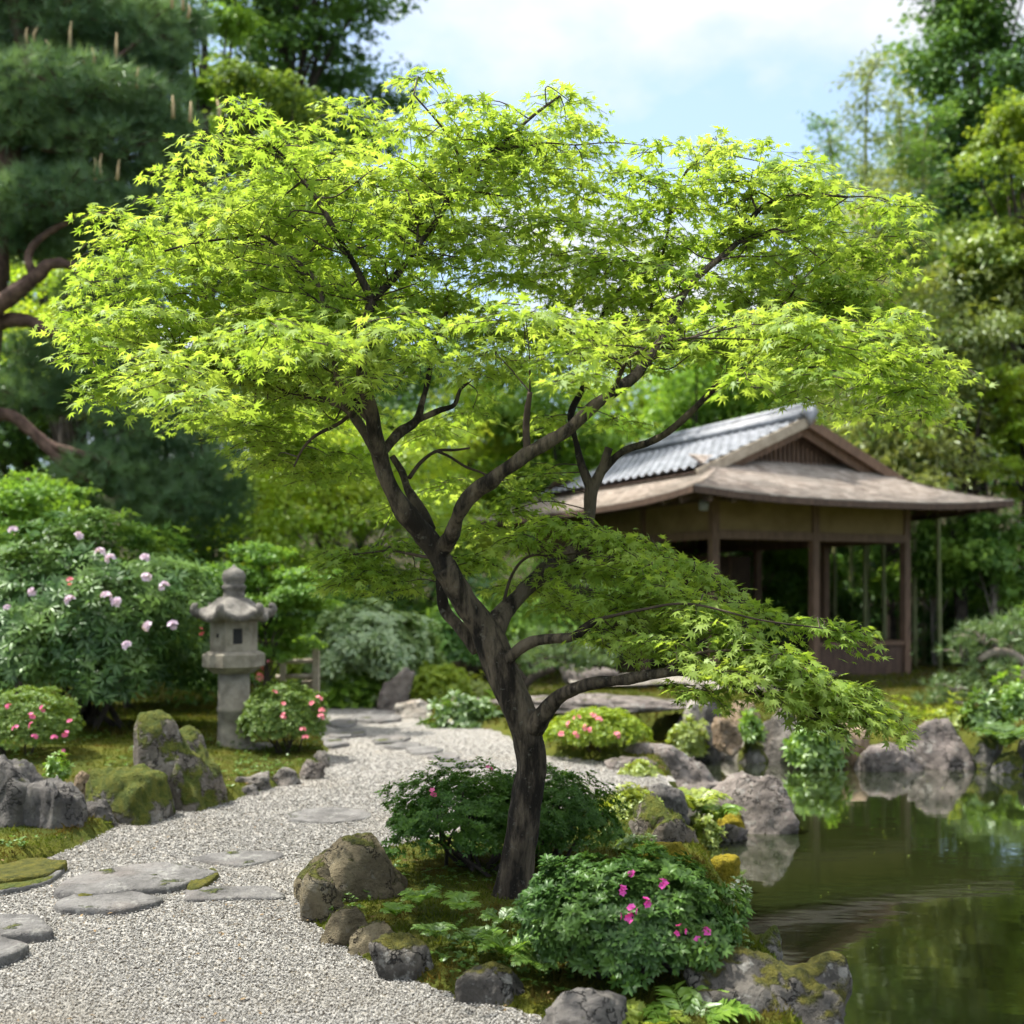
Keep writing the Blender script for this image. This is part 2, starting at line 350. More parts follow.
M['slab_mossy'] = rockmat('slab_stone_mossy', (0.095, 0.091, 0.087), (0.190, 0.184, 0.175), .38, lichen=.25, warm=(.2, .17, .15), crack=0)
M['moss_mat'] = rockmat('moss_mound', (.06, .06, .012), (.10, .09, .015), 2, mossc=((.065, .075, .010), (.15, .14, .018)), lichen=0)
M['moss_yellow'] = rockmat('yellow_moss', (.2, .17, .01), (.3, .24, .02), 2, mossc=((.22, .19, .012), (.40, .31, .02)), lichen=0)
M['granite'] = plainmat('lantern_granite', (.125, .112, .085), (.25, .228, .18), 8, .9, .7, .012)
M['granite_dark'] = plainmat('weathered_granite', (.055, .05, .044), (.19, .178, .155), 7, .9, .9, .02)
M['dark'] = plainmat('dark_hollow', (.01, .01, .01), (.015, .015, .015))
M['wood'] = plainmat('cedar_wood', (.085, .052, .033), (.17, .105, .068), 5, .7, .3, .004, (6, 6, .7))
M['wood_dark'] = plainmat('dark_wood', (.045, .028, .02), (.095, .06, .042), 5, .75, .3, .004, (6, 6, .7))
M['wood_pale'] = plainmat('weathered_wood', (.22, .18, .13), (.36, .31, .24), 5, .75, .3, .004)
M['plaster'] = plainmat('ochre_plaster', (.15, .105, .045), (.21, .15, .07), 3, .9, .1)
def shinglemat():
    m, n, l, o = newmat('shingle'); p = principled(n, l, o, .85, .25); g = n.new('ShaderNodeNewGeometry'); tcx = n.new('ShaderNodeTexCoord')
    col = mixc(n, l, g.outputs['Random Per Island'], (.21, .17, .14), (.42, .36, .305))
    col = mixc(n, l, math_(n, l, 'MULTIPLY', ramp(n, l, tnoise(n, l, 1.1, 4, tcx.outputs['Object']), .4, .7), .5), col, (.2, .185, .16))
    l.new(col, p.inputs['Base Color']); bump(n, l, p, tnoise(n, l, 40, 4, tcx.outputs['Object']), .4, .006); return m
M['shingle'] = shinglemat()
M['tile'] = plainmat('grey_roof_tile', (.13, .14, .155), (.25, .262, .285), 4, .5, .1, .004, None, .5)
def gravelmat():
    m, n, l, o = newmat('gravel'); p = principled(n, l, o, .9, .2); v = opos(n, l)
    vo = n.new('ShaderNodeTexVoronoi'); vo.inputs['Scale'].default_value = 62; l.new(v, vo.inputs['Vector'])
    sp = n.new('ShaderNodeSeparateColor'); l.new(vo.outputs['Color'], sp.inputs[0])
    col = mixc(n, l, sp.outputs[0], (.14, .134, .121), (.335, .324, .30))
    col = mixc(n, l, ramp(n, l, sp.outputs[1], .8, .84), col, (.13, .115, .09))
    col = mixc(n, l, math_(n, l, 'MULTIPLY', ramp(n, l, tnoise(n, l, .9, 5, v), .5, .72), .3), col, (.30, .27, .22))
    l.new(col, p.inputs['Base Color']); iv = math_(n, l, 'SUBTRACT', 1.0, vo.outputs['Distance']); bump(n, l, p, iv, 1.0, .012); return m
M['gravel'] = gravelmat()
def pebblemat():
    m, n, l, o = newmat('pebble'); p = principled(n, l, o, .85, .25); g = n.new('ShaderNodeNewGeometry'); r = g.outputs['Random Per Island']
    col = mixc(n, l, r, (.105, .10, .09), (.375, .363, .335))
    col = mixc(n, l, math_(n, l, 'MULTIPLY', ramp(n, l, tnoise(n, l, .9, 5, opos(n, l)), .48, .7), .5), col, (.20, .18, .145))
    col = mixc(n, l, ramp(n, l, r, .90, .905), col, (.06, .052, .042)); l.new(col, p.inputs['Base Color']); return m
M['pebble'] = pebblemat()
def groundmat():
    m, n, l, o = newmat('mossy_ground'); p = principled(n, l, o, .95, .1); v = opos(n, l)
    col = mixc(n, l, ramp(n, l, tnoise(n, l, 2.2, 7, v, .65), .35, .65), (.035, .05, .009), (.085, .09, .014))
    col = mixc(n, l, ramp(n, l, tnoise(n, l, 5, 6, v, .7), .56, .68), col, (.075, .05, .022))
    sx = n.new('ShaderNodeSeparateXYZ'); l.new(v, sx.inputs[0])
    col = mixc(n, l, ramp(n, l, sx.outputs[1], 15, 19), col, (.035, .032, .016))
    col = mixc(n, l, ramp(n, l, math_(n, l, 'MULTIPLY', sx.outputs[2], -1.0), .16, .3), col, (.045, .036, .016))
    l.new(col, p.inputs['Base Color']); bump(n, l, p, tnoise(n, l, 45, 6, v, .7), .8, .02); return m
M['ground'] = groundmat()
def watermat():
    m, n, l, o = newmat('pond_water'); v = opos(n, l)
    mp_ = n.new('ShaderNodeMapping'); mp_.inputs['Scale'].default_value = (1.0, 2.6, 1); l.new(v, mp_.inputs[0])
    h = math_(n, l, 'ADD', tnoise(n, l, 1.3, 3, mp_.outputs[0]), math_(n, l, 'MULTIPLY', tnoise(n, l, 7, 2, mp_.outputs[0]), .12))
    b = n.new('ShaderNodeBump'); b.inputs['Strength'].default_value = .016; b.inputs['Distance'].default_value = .1; l.new(h, b.inputs['Height'])
    fr = n.new('ShaderNodeFresnel'); fr.inputs[0].default_value = 1.4; l.new(b.outputs[0], fr.inputs['Normal'])
    gl = n.new('ShaderNodeBsdfGlossy'); gl.inputs['Roughness'].default_value = .045; l.new(b.outputs[0], gl.inputs['Normal']); gl.inputs[0].default_value = (1, 1, 1, 1)
    df = n.new('ShaderNodeBsdfDiffuse'); df.inputs[0].default_value = (.018, .026, .007, 1)
    tr = n.new('ShaderNodeBsdfTransparent'); tr.inputs[0].default_value = (.62, .56, .28, 1)
    m1 = n.new('ShaderNodeMixShader'); m1.inputs[0].default_value = .28; l.new(df.outputs[0], m1.inputs[1]); l.new(tr.outputs[0], m1.inputs[2])
    m2 = n.new('ShaderNodeMixShader'); l.new(math_(n, l, 'MINIMUM', math_(n, l, 'MULTIPLY', fr.outputs[0], 1.9), 1.0), m2.inputs[0]); l.new(m1.outputs[0], m2.inputs[1]); l.new(gl.outputs[0], m2.inputs[2])
    l.new(m2.outputs[0], o.inputs[0]); return m
M['water'] = watermat()
# ------------------------------------------------------------------ ground, path, pond
GP = [(-9, 5.6)] + [tuple(G(*p)) for p in [(0, 876), (60, 856), (100, 838), (140, 818), (225, 806), (262, 792), (300, 780), (330, 765), (328, 748), (318, 728), (300, 712), (330, 700), (430, 704), (425, 726), (490, 730), (548, 755), (640, 765), (672, 782), (668, 797), (640, 797), (610, 800), (560, 815), (480, 832), (400, 846), (330, 858), (300, 880), (298, 912), (330, 938), (370, 965), (440, 995), (530, 1020)]] + [(.25, 3.6), (.3, 1.5), (-9, 1.5)]
PP = [tuple(G(*p, -.25)) for p in [(566, 737), (640, 740), (690, 748), (760, 755), (850, 763), (920, 766), (1000, 768)]] + [(7.5, 11.2), (10.5, 9.5), (10.5, 2.0), (.9, 2.0)] + [tuple(G(*p, -.25)) for p in [(850, 1035), (785, 975), (752, 935), (742, 890), (718, 862), (702, 842), (692, 820), (688, 795), (690, 775), (655, 766), (606, 752)]]
BRP = [tuple(G(*p)) for p in [(590, 700), (590, 684), (800, 684), (790, 697), (700, 702)]]
def ground_h(x, y):
    x = np.asarray(x, float); y = np.asarray(y, float)
    sg, sp = sdf(GP, x, y), sdf(PP, x, y); p = np.stack([x, y, 0 * x], -1)
    h = .075 + .02 * fbm(p * .9, 3) + .010 * fbm(p * 5, 3)
    h = h + .12 * sstep(.25, 2.2, sg) * sstep(-1.6, -2.6, x) * sstep(14, 11, y) * sstep(4.0, 6.5, y)
    bed = sstep(8.4, 7.6, y) * sstep(-1.7, -1.3, x); h = h * (1 - .62 * bed) + .012 * bed * sstep(.1, .6, sg)
    t = sstep(-.04, .10, sg); h = h * t - .05 * (1 - t)
    tp = sstep(-.02, .30, sp); h = h * tp + (1 - tp) * (-.33 - .55 * sstep(0, 1.3, -sp))
    h = h + .17 * np.clip(y - 27, 0, 45) + .10 * np.clip(np.abs(x) - 16, 0, 40)
    return h
def gh(x, y): return float(ground_h(np.array([x]), np.array([y]))[0])
_u = np.linspace(-1, 1, 430); _v = np.linspace(0, 1, 430)
_x = np.sinh(_u * 4.2) / np.sinh(4.2) * 150 * .97 + _u * 6; _y = 1.0 + _v * 13.5 + 185 * _v ** 7 - 6 * (1 - _v) ** 6
XX, YY = np.meshgrid(_x, _y, indexing='ij')
gm = MB(); gm.grid(np.stack([XX, YY, ground_h(XX.ravel(), YY.ravel()).reshape(XX.shape)], -1), flip=True)
tag(gm.build('ground', M['ground']), kind='structure')
def sheet(name, mat, x0, x1, y0, y1, step, z, keep):
    xs, ys = np.arange(x0, x1, step), np.arange(y0, y1, step); A, B = np.meshgrid(xs, ys, indexing='ij')
    zz = z(A, B) if callable(z) else np.full(A.shape, z); V = np.stack([A, B, zz], -1).reshape(-1, 3); k = keep(A.ravel(), B.ravel()).reshape(A.shape)
    kk = k[:-1, :-1] & k[1:, :-1] & k[:-1, 1:] & k[1:, 1:]; i, j = np.nonzero(kk); m = len(ys)
    a, b, c, d = i * m + j, (i + 1) * m + j, (i + 1) * m + j + 1, i * m + j + 1
    t = np.concatenate([np.stack([a, b, c], -1), np.stack([a, c, d], -1)]); us, inv = np.unique(t, return_inverse=True)
    mb = MB(); mb.add(V[us], inv.reshape(-1, 3)); return tag(mb.build(name, mat), kind='structure')
sheet('gravel_path', M['gravel'], -9.2, 3.2, 1.4, 17.5, .07, lambda a, b: .012 * noise3(np.stack([a * 1.3, b * 1.3, 0 * a], -1).reshape(-1, 3)).reshape(a.shape), lambda a, b: (sdf(GP, a, b) < .1) & (sdf(PP, a, b) > .12))
sheet('pond_water', M['water'], -.6, 11, 1.8, 15, .15, -.25, lambda a, b: sdf(PP, a, b) < .4)
sheet('bank_path', M['rock_pale'], .9, 5.8, 15.9, 19.2, .15, lambda a, b: .16 + .02 * np.sin(a * 3), lambda a, b: sdf([tuple(G(*p)) for p in [(555, 693), (560, 682), (860, 672), (870, 680), (760, 688), (690, 694)]], a, b) < .25)

# loose pebbles on the near gravel, and moss growing on the beds
def ico(sub):
    b = bmesh.new(); bmesh.ops.create_icosphere(b, subdivisions=sub, radius=1); b.verts.ensure_lookup_table()
    v = np.array([q.co[:] for q in b.verts]); t = np.array([[q.index for q in f.verts] for f in b.faces]); b.free(); return v, t
ICO = {k: ico(k) for k in (1, 2, 4, 5)}
def in_view(n, y0, y1, p=1.0, pad=60):
    Y = y0 + (y1 - y0) * RNG.random(n) ** p; px = RNG.uniform(-pad, 1024 + pad, n); return (px - 512) * Y / FPX, Y
x, y = in_view(300000, 3.7, 14.5, 1.55)
k = (RNG.random(len(x)) < 1 - .9 * sstep(7.5, 13, y)) & (sdf(GP, x, y) < .02) & (sdf(PP, x, y) > .2); x, y = x[k], y[k]
s = RNG.uniform(.0024, .0056, len(x)) * (1 + .25 * (y > 6.5)); ti = ICO[1]
pm = MB(); pm.scatter(ti[0], ti[1], np.stack([x, y, s * .35 + .004 + .012 * noise3(np.stack([x * 1.3, y * 1.3, 0 * x], -1))], -1), frames(rdir(len(x)) * .5 + np.array([0, 0, 1]), rdir(len(x))), np.stack([s * RNG.uniform(.8, 1.4, len(x)), s, s * .7], -1))
tag(pm.build('gravel_pebbles', M['pebble']), kind='stuff')
x, y = in_view(260000, 3.9, 10.5, 1.1); sg = sdf(GP, x, y)
k = (sg > .02) & (sdf(PP, x, y) > .16) & (noise3(np.stack([x * 4, y * 4, 0 * x], -1)) > -.95); x, y = x[k], y[k]; n = len(x)
bl = (np.array([[-.16, 0, 0], [.16, 0, 0], [0, 1, 0]]), np.array([(0, 1, 2)]))
mm = MB(); mm.scatter(bl[0], bl[1], np.stack([x, y, ground_h(x, y) - .004], -1), frames(rdir(n), rdir(n) * .75 + np.array([0, 0, 1])), RNG.uniform(.012, .032, n) * (1 + (RNG.random(n) < .03)))
x, y = in_view(90000, 10.4, 22, 1.0); k = (sdf(GP, x, y) > .05) & (sdf(PP, x, y) > .16); x, y = x[k], y[k]; n = len(x)
mm.scatter(bl[0], bl[1], np.stack([x, y, ground_h(x, y) - .004], -1), frames(rdir(n), rdir(n) * .8 + np.array([0, 0, 1.0])), RNG.uniform(.03, .085, n))
tag(mm.build('moss_carpet', M['moss_blade']), kind='stuff')

# ------------------------------------------------------------------ rocks
def rock_data(w, d, h, seed, sharp=13, npl=16, rough=.10, sub=5, top=.82, terr=.038):
    r = np.random.default_rng(seed); V, T = ICO[sub]; N = rdir(npl, r); hh = r.uniform(.66, 1.02, npl)
    N = np.concatenate([N, [[0, 0, 1.0]], unit(np.array([[r.normal() * .3, r.normal() * .3, 1]]))]); hh = np.append(hh, [top, top + .08])
    q = np.maximum(V @ N.T, 0) / hh; R = 1 / (np.sum(q ** sharp, 1) + 1e-6) ** (1 / sharp); R = np.minimum(R, 1.25)
    p = V * R[:, None]; o = seed * 3.17
    p = p * (1 + rough * 1.25 * fbm(p * 1.7 + o, 4, .5) + .022 * fbm(p * 6.5 + o, 4, .6) + rough * .55 * (np.abs(fbm(p * 3.1 + o + 9, 4, .55)) - .35) * -1)[:, None]
    tn = 3.2 * fbm(p * np.array([1.5, 1.5, 2.2]) + o + 31, 2); tq = np.floor(tn) + sstep(.35, .65, tn - np.floor(tn)); p = p * (1 + terr * tq)[:, None]
    p[:, :2] -= (p[:, :2].max(0) + p[:, :2].min(0)) / 2; p = p / np.append(np.abs(p[:, :2]).max(0), p[:, 2].max()); p = p * np.array([w / 2, d / 2, h])
    return p, T
def rock(name, label, x0, x1, yt, yb, zg, mat, seed, dr=.8, cat='rock', group=None, lean=0.0, bury=.35, **kw):
    Yf = gy(yb, zg); w = (x1 - x0) * Yf / FPX
    for _ in range(3):
        d = w * dr; Yc = Yf + d * .42; w = (x1 - x0) * Yc / FPX
    h = max(.03, wz(yt, Yc) - zg); cx = wx((x0 + x1) / 2, Yc)
    p, T = rock_data(w, d, h, seed, **kw)
    p[:, 2] = np.where(p[:, 2] < 0, p[:, 2] * bury, p[:, 2]); p[:, 0] += lean * p[:, 2]
    o = MB().add(p, T).build(name, mat if not isinstance(mat, str) else M[mat], None, True, (0, 0, 0)); o.location = (cx, Yc, zg)
    return tag(o, label, cat, group)
def slab(name, label, x0, x1, yt, yb, mat, seed, z0=-.03, z1=.045, cat='stepping stone', group=None, zg=0.0):
    r = np.random.default_rng(seed); Y0, Y1 = gy(yb, z1), gy(yt, z1); Yc = (Y0 + Y1) / 2; w = (x1 - x0) * Yc / FPX / 2; d = (Y1 - Y0) / 2; cx = wx((x0 + x1) / 2, Yc)
    n = 64; a = np.arange(n) * 2 * np.pi / n; N = r.uniform(0, 2 * np.pi, 7); N = np.sort(N) if seed % 2 else np.arange(7) * .9 + r.uniform(-.3, .3, 7); q = np.maximum(np.cos(a[:, None] - N[None]), 0) / r.uniform(.7, 1.0, 7)
    R = np.minimum(1 / (np.sum(np.append(q, np.full((n, 1), .72), 1) ** 18, 1)) ** (1 / 18), 1.25)
    o2 = np.stack([np.cos(a) * R, np.sin(a) * R], -1); o2 = o2 / np.abs(o2).max(0); o2 = o2 * (1 + .05 * fbm(np.c_[o2 * 4, np.full(n, seed)], 4))[:, None]
    V, rings = [], [(1.0, z0), (1.0, z1 * .45), (.985, z1 * .85), (.95, z1), (.8, z1 + .004), (.6, z1), (.4, z1 + .003), (.2, z1)]
    for s_, z in rings:
        P = o2 * s_ * np.array([w, d]); V.append(np.c_[P, np.full(n, z)])
    V = np.stack(V); f = V.reshape(-1, 3); f[:, 2] += (.007 * fbm(f * np.array([3, 3, 1]) + seed, 4)) * (f[:, 2] > 0); V = f.reshape(V.shape)
    V = np.concatenate([V, V[:, :1]], 1); mb = MB(); mb.grid(V); c = V[-1, :n].mean(0); b = mb.n
    mb.add(np.concatenate([V[-1, :n], [c]]), [(j, (j + 1) % n, n) for j in range(n)])
    o = mb.build(name, M[mat]); o.location = (cx, Yc, zg); return tag(o, label, cat, group)

R_ = rock
R_('rock', 'dark grey cracked block at the left edge of the picture below the pink azalea', -40, 56, 752, 840, .0, 'rock_dark', 11, .8, sharp=14, rough=.12, sub=5, top=.9)
R_('rock', 'dark grey angular rock leaning beside the cracked block at the left edge', 22, 90, 778, 842, .0, 'rock_dark', 23, .8, sharp=14, rough=.13, sub=5)
R_('rock', 'small dark pointed stone in front of the low mossy rock', 80, 123, 799, 830, .0, 'rock_dark', 31, .8, sharp=16, rough=.08)
R_('mossy_rock', 'low rounded rock thickly covered in yellow green moss left of the tall boulder', 84, 172, 766, 826, .0, 'rock_moss', 5, .8, sharp=7, rough=.10, sub=5)
R_('rock', 'pale brown stone at the left end of the low mossy rock', 66, 100, 772, 806, .08, 'rock_brown', 14, .8)
R_('boulder', 'tall grey boulder with yellow moss on both flanks beside the gravel path', 122, 228, 708, 812, .0, 'rock_mossy', 8, .75, 'boulder', lean=.0, sharp=9, rough=.13, sub=5, top=.74)
for i, (a, b, c, d, mt, lb) in enumerate([(236, 272, 772, 792, 'rock_grey', 'pale grey edging stone nearest the tall mossy boulder'), (266, 302, 767, 786, 'rock_grey', 'round grey edging stone in the middle of the row below the lantern'), (296, 326, 759, 779, 'rock_violet', 'purplish edging stone with a flat top below the round azalea'), (309, 332, 750, 768, 'rock_grey', 'small bluish edging stone at the far end of the row by the lantern'), (236, 262, 784, 797, 'rock_dark', 'tiny dark edging stone sunk in grass below the lantern')]):
    R_('edging_stone', lb, a, b, c, d, .0, mt, 40 + i, .8, 'edging stone', 'edging stones below the stone lantern')
R_('boulder', 'large olive boulder with a mossy top at the left end of the maple bed', 292, 414, 832, 908, .0, 'rock_olive', 3, .62, 'boulder', sharp=10, rough=.10, sub=5, top=.8)
R_('rock', 'pointed brown rock standing against the big mossy boulder of the maple bed', 300, 352, 864, 922, .0, 'rock_olive', 27, .6, sharp=12, rough=.12, sub=4, top=1.0)
for i, (a, b, c, d, lb) in enumerate([(318, 374, 904, 945, 'angular flat topped edging stone below the pointed brown rock'), (348, 402, 919, 955, 'olive edging stone wedged between the angular one and the pale one'), (370, 441, 934, 980, 'pale round topped edging stone in the middle of the curved bed edge'), (445, 528, 962, 1006, 'long low dark edging stone right of the pale round topped one')]):
    R_('edging_stone', lb, a, b, c, d, .0, 'rock_olive' if i < 2 else 'rock_front', 60 + i, .62, 'edging stone', 'stones edging the maple bed', sharp=11, rough=.09)
R_('edging_stone', 'wide dark lobed edging stone at the bottom of the picture below the magenta azalea', 534, 646, 990, 1050, .0, 'rock_dark', 71, .55, 'edging stone', 'stones edging the maple bed', sharp=8, rough=.12, sub=5)
R_('boulder', 'big dark boulder with moss cap at the pond edge in the bottom right corner', 682, 862, 952, 1062, -.12, 'rock_front', 19, .7, 'boulder', sharp=9, rough=.14, sub=5, top=.85)
R_('mossy_rock', 'small moss covered rock between the magenta azalea and the pond', 726, 782, 920, 978, -.25, 'rock_moss', 33, .8, rough=.1)
R_('rock', 'grey rock with a yellow moss stripe at the narrow pond inlet', 628, 704, 798, 862, -.05, 'rock_mossy', 37, .8, sharp=10, rough=.13, sub=5)
R_('rock', 'dark capped stone behind the yellow striped rock', 640, 690, 782, 815, .0, 'rock_dark', 38, .8)
R_('boulder', 'large smooth purplish grey boulder rising from the pond', 696, 800, 772, 834, -.25, 'rock_violet', 43, .62, 'boulder', sharp=8, rough=.09, sub=5, top=.86)
R_('mossy_rock', 'small stone capped with bright yellow moss at the foot of the purplish boulder', 704, 748, 808, 834, -.25, 'moss_yellow', 46, .8)
R_('rock', 'small pale wet stone at the waterline below the purplish boulder', 716, 748, 824, 842, -.25, 'rock_violet', 47, .8)
R_('moss_cushion', 'bright yellow moss cushion just above the magenta azalea', 630, 692, 841, 862, .06, 'moss_yellow', 48, .6, 'moss', sharp=5)
R_('moss_cushion', 'yellow brown moss cushion at the waterline right of the magenta azalea', 688, 742, 852, 885, -.2, 'moss_yellow', 49, .6, 'moss', sharp=5)
R_('rock', 'flat topped grey rock lying at the inlet below the stone bridge', 622, 722, 742, 784, -.18, 'rock_violet', 52, .6, sharp=12, rough=.09, top=.75)
R_('rock', 'low flat stone beside the yellow azalea at the gravel edge', 604, 668, 757, 774, -.02, 'rock_violet', 53, .7)
# far bank
R_('rock', 'tall blue grey rock with pale streaks on the far bank', 752, 808, 702, 762, -.25, 'rock_grey', 61, .7, sharp=13, rough=.09, sub=5, top=.95)
R_('rock', 'rusty brown mossy rock behind the drooping maple branch tip', 822, 876, 718, 766, -.25, 'rock_brown', 62, .8)
R_('rock', 'low pale flat rock at the far waterline', 846, 922, 741, 772, -.25, 'rock_violet', 63, .6, rough=.1)
R_('boulder', 'tall blocky grey rock right of the low pale one on the far bank', 904, 972, 718, 770, -.25, 'rock_violet', 64, .8, 'boulder', sharp=13, sub=5, top=.86)
R_('mossy_rock', 'moss covered stone right of the blocky grey rock', 962, 1004, 733, 770, -.25, 'rock_moss', 65, .8)
R_('mossy_rock', 'small mossy stone at the waterline by the right edge', 988, 1028, 752, 775, -.25, 'rock_moss', 66, .8)
R_('rock', 'dark stone at the right edge of the far bank under the ferns', 1015, 1075, 735, 775, -.25, 'rock_dark', 67, .8)
for i, (a, b, c, d, z, mt, lb) in enumerate([
    (690, 722, 722, 762, -.25, 'rock_dark', 'dark wet stone in the shade under the end of the bridge'),
    (712, 742, 716, 744, .0, 'rock_brown', 'round tan stone in the middle of the stone pile'),
    (700, 724, 698, 722, .1, 'rock_dark', 'blue grey round stone at the top of the stone pile'),
    (722, 762, 700, 726, .1, 'rock_brown', 'broad ochre stone at the top of the stone pile'),
    (720, 756, 725, 760, -.25, 'rock_pale', 'pale stone with a mossy foot at the waterline below the stone pile'),
    (698, 724, 738, 760, -.25, 'rock_violet', 'violet grey stone low in the stone pile'),
    (738, 768, 738, 764, -.25, 'rock_moss', 'mossy stone between the pale stone and the tall blue grey rock'),
    (682, 706, 700, 728, .0, 'rock_pale', 'cream stone wedged against the end of the bridge slab')]):
    R_('bank_stone', lb, a, b, c, d, z, mt, 80 + i, .8, 'stone', 'stones piled beside the bridge')
for i, (a, b, c, d, mt, lb) in enumerate([(622, 672, 672, 690, 'rock_pale', 'flat cream rock behind the stone bridge, the left one'), (668, 740, 678, 693, 'rock_pale', 'long flat cream rock behind the stone bridge under the leaning branch'), (560, 618, 664, 688, 'rock_violet', 'grey rock behind the bridge beside the dwarf pine'), (735, 790, 676, 694, 'rock_violet', 'grey flat rock partly hidden by the low maple foliage'), (866, 905, 700, 722, 'rock_moss', 'mossy hump on the slope below the pavilion')]):
    R_('bank_rock', lb, a, b, c, d, .05, mt, 95 + i, .7, 'rock')
R_('standing_stone', 'upright grey stone with a pale streak left of the lime green shrub', 376, 408, 666, 711, .02, 'rock_violet', 103, .7, 'rock', lean=.18, sharp=9, top=1.0, sub=4)
R_('rock', 'low cream rock below the lime green shrub', 393, 434, 699, 716, .02, 'rock_pale', 104, .7)
R_('rock', 'cream rock among the low plants left of the maple trunk', 438, 482, 696, 714, .02, 'rock_pale', 105, .7)
R_('rock', 'brown rock in the dark gap behind the pale shrub', 428, 478, 626, 676, .1, 'rock_brown', 106, .7)
# stepping stones in the gravel
S_ = slab
gpn = 'flat stepping stones in the near gravel'
S_('stepping_stone', 'large flat grey slab with a mossy right end in the gravel', 70, 214, 859, 893, 'slab', 1, group=gpn)
S_('stepping_stone', 'long narrow grey slab just below the largest slab', 52, 162, 890, 912, 'slab', 2, z1=.03, group=gpn)
S_('stepping_stone', 'dark bluish slab at the left edge below the narrow slab', -60, 63, 910, 938, 'slab', 3, group=gpn)
S_('stepping_stone', 'dark slab corner at the left edge nearest the viewer', -70, 24, 934, 966, 'slab', 4, group=gpn)
S_('stepping_stone', 'thin cracked slab lying between the largest slab and the mossy boulder', 176, 290, 884, 900, 'slab', 5, z1=.02, group=gpn)
S_('stepping_stone', 'pale pinkish slab flush with the gravel above the largest slab', 192, 284, 848, 866, 'slab', 6, z1=.02, group=gpn)
S_('stepping_stone', 'grey slab at the left edge beside the moss patch', -50, 64, 866, 892, 'slab_mossy', 7, z1=.03, group=gpn)
S_('stepping_stone', 'pale flat slab in the sunlit gravel left of the dark azalea', 285, 372, 806, 822, 'slab', 8, z1=.012, group=gpn)
gpf = 'stepping stones at the far end of the path'
for i, (a, b, c, d, lb) in enumerate([(340, 414, 708, 723, 'broad pale stepping stone farthest up the path'), (318, 368, 716, 728, 'pale stepping stone beside the round azalea at the far end'), (322, 374, 727, 737, 'grey stepping stone second down beside the round azalea'), (306, 360, 736, 748, 'dark edged stepping stone next to the round azalea'), (362, 416, 733, 743, 'thin stepping stone at the upper end of the diagonal row'), (376, 438, 740, 748, 'thin stepping stone second in the diagonal row'), (398, 452, 745, 754, 'thin stepping stone third in the diagonal row'), (420, 474, 751, 760, 'thin stepping stone fourth in the diagonal row'), (424, 484, 758, 768, 'brownish stepping stone lowest in the diagonal row')]):
    m_ = (b - a) * .13; S_('stepping_stone', lb, a + m_, b - m_, c + 1, d - 1, 'slab', 20 + i, z1=.03, group=gpf)
for i, (a, b, c, d, lb) in enumerate([(-20, 58, 856, 882, 'reddish green moss patch on the grey slab at the left edge'), (64, 130, 877, 897, 'moss patch along the front of the largest slab'), (188, 214, 868, 890, 'moss patch at the right end of the largest slab'), (-20, 48, 838, 862, 'moss patch under the cracked block at the left edge')]):
    S_('moss_patch', lb, a, b, c, d, 'moss_mat', 120 + i, z1=.035 if i != 0 else .05, cat='moss')

# stone slab bridge over the inlet
br = thing('stone_bridge', 'long thick stone slab bridging the inlet behind the yellow azalea', 'bridge', (.85, 13.2, -.25), 'stone bridge')
del br['group']
p, T = rock_data(2.75, .95, .13, 201, sharp=24, npl=6, rough=.03, sub=5, top=.9); p[:, 2] += .22; p = p * np.array([1, 1, 1]) + np.array([1.05, 13.2, 0])
MB().add(p, T).build('slab', M['rock_violet'], br)
for i, cx in enumerate((-.15, 2.15)):
    p, T = rock_data(.5, .8, .42, 210 + i, sharp=12, sub=4); MB().add(p + np.array([cx, 13.25, -.28]), T).build('abutment', M['rock_dark'], br)
